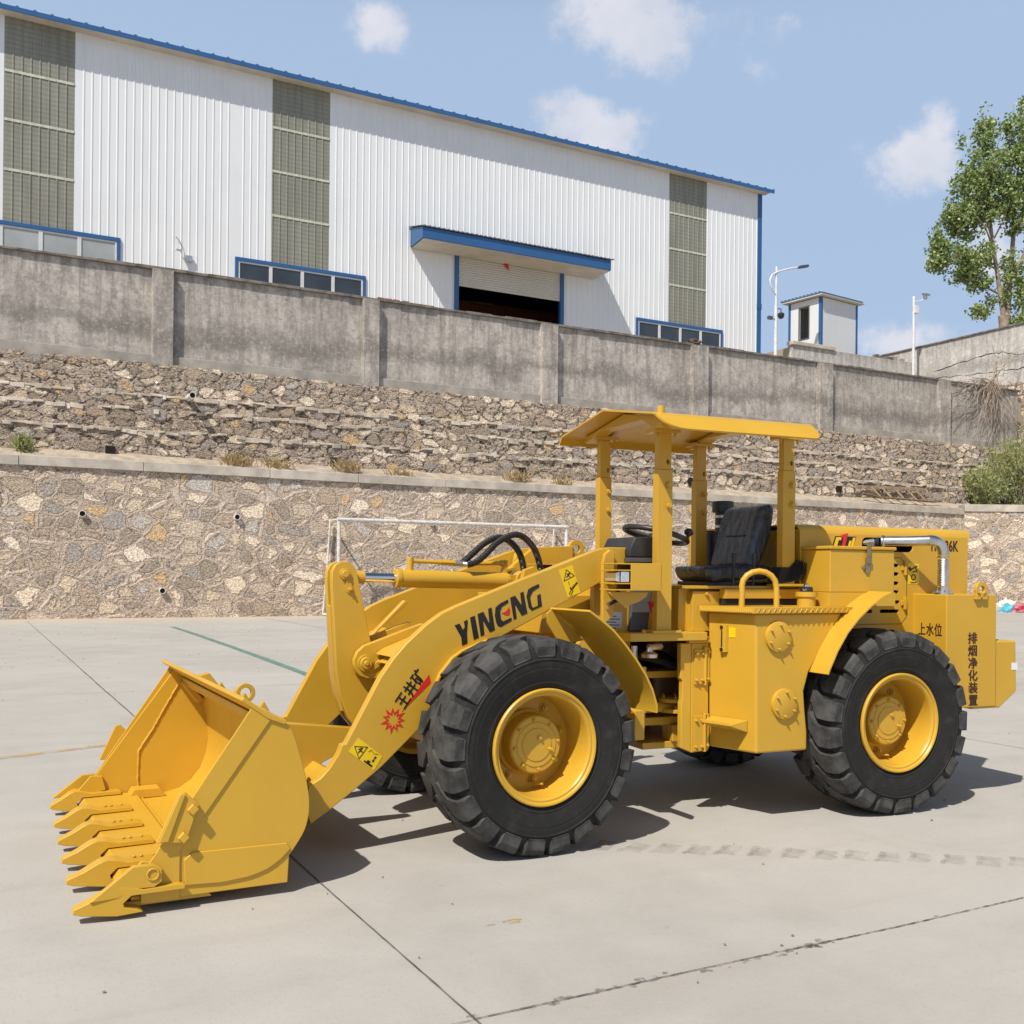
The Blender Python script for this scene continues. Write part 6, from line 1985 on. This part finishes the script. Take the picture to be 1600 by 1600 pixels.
m = MB().tube(smooth_path([(0.105, 0.60, 1.50), (0.105, 0.53, 1.57), (0.13, 0.475, 1.597), (0.18, 0.44, 1.599)], 5), 0.042, 24)
sp('chrome_elbow', m, CHROME, ex)
sp('rubber_band', MB().cyl((0.172, 0.447, 1.599), (0.203, 0.424, 1.60), 0.043, None, 20), BLACKM, ex)

# water scrubber box and rear counterweight
m = MB().prism([(0.47, 0.58), (0.47, 1.275), (0.885, 1.275), (0.885, 0.58)], 0.13, 0.62)
sc = lp('exhaust_scrubber', m, YEL, RF, bevel=0.006)
m = MB()
for k, ch in enumerate('排烟净化装置'):
    add_text(m, ch, 0.080, 0.684 + 0.002 * k, 1.002 - 0.0765 * k, 0.1285, 0.0, 1.0, 0.92, 0.0022)
sp('stencil_lettering', m, DECAL_BROWN, sc)
m = MB()
vs_ = []
for k, ch in enumerate('上水位'):
    vs, fs = text_mesh(ch, 0.085)
    y0 = 0.325 - 0.066 * k
    for q, (dy, dz) in enumerate(((-0.0015, 0), (0.0015, 0), (0, 0.001))):
        V = [m.v((0.4685 - 0.0003 * q, y0 - p.x * 0.74 + dy, 1.05 + p.y + dz)) for p in vs]
        for f in fs:
            m.face([V[i] for i in f])
sp('stencil_lettering', m, DECAL_BROWN, sc)
m = MB().lathe([(-0.012, 0.024), (0.012, 0.024), (0.012, 0.050), (-0.012, 0.050)], (0.735, 0.117, 1.305), 'y', 24, closed=True)
m.box(0.688, 0.728, 0.105, 0.129, 1.245, 1.29).box(0.742, 0.782, 0.105, 0.129, 1.245, 1.29)
sp('lifting_eye', m, YEL, sc, bevel=0.003)
m = MB().prism([(0.70, 0.985), (1.075, 0.985), (1.085, 0.665), (0.94, 0.565), (0.70, 0.565)], 0.145, 1.85)
m.box(0.886, 0.93, 0.20, 1.7, 0.9855, 1.03)
cw = lp('counterweight', m, YEL, RF, bevel=0.012, segs=3)
sp('white_sticker', MB().box(1.035, 1.0855, 0.1425, 0.1445, 0.80, 0.845), WHITE_STICKER, cw)

# rear fenders
for y0, y1 in ((-0.03, 0.34), (1.66, 2.03)):
    path = [(-0.565, 0.835), (-0.555, 0.86), (-0.50, 0.965), (-0.43, 1.065), (-0.35, 1.145), (-0.26, 1.215), (-0.17, 1.268), (-0.11, 1.29)]
    f = MB().sheet(path, y0, y1, 0.012)
    lp('rear_fender', f, YEL, RF, bevel=0.002)
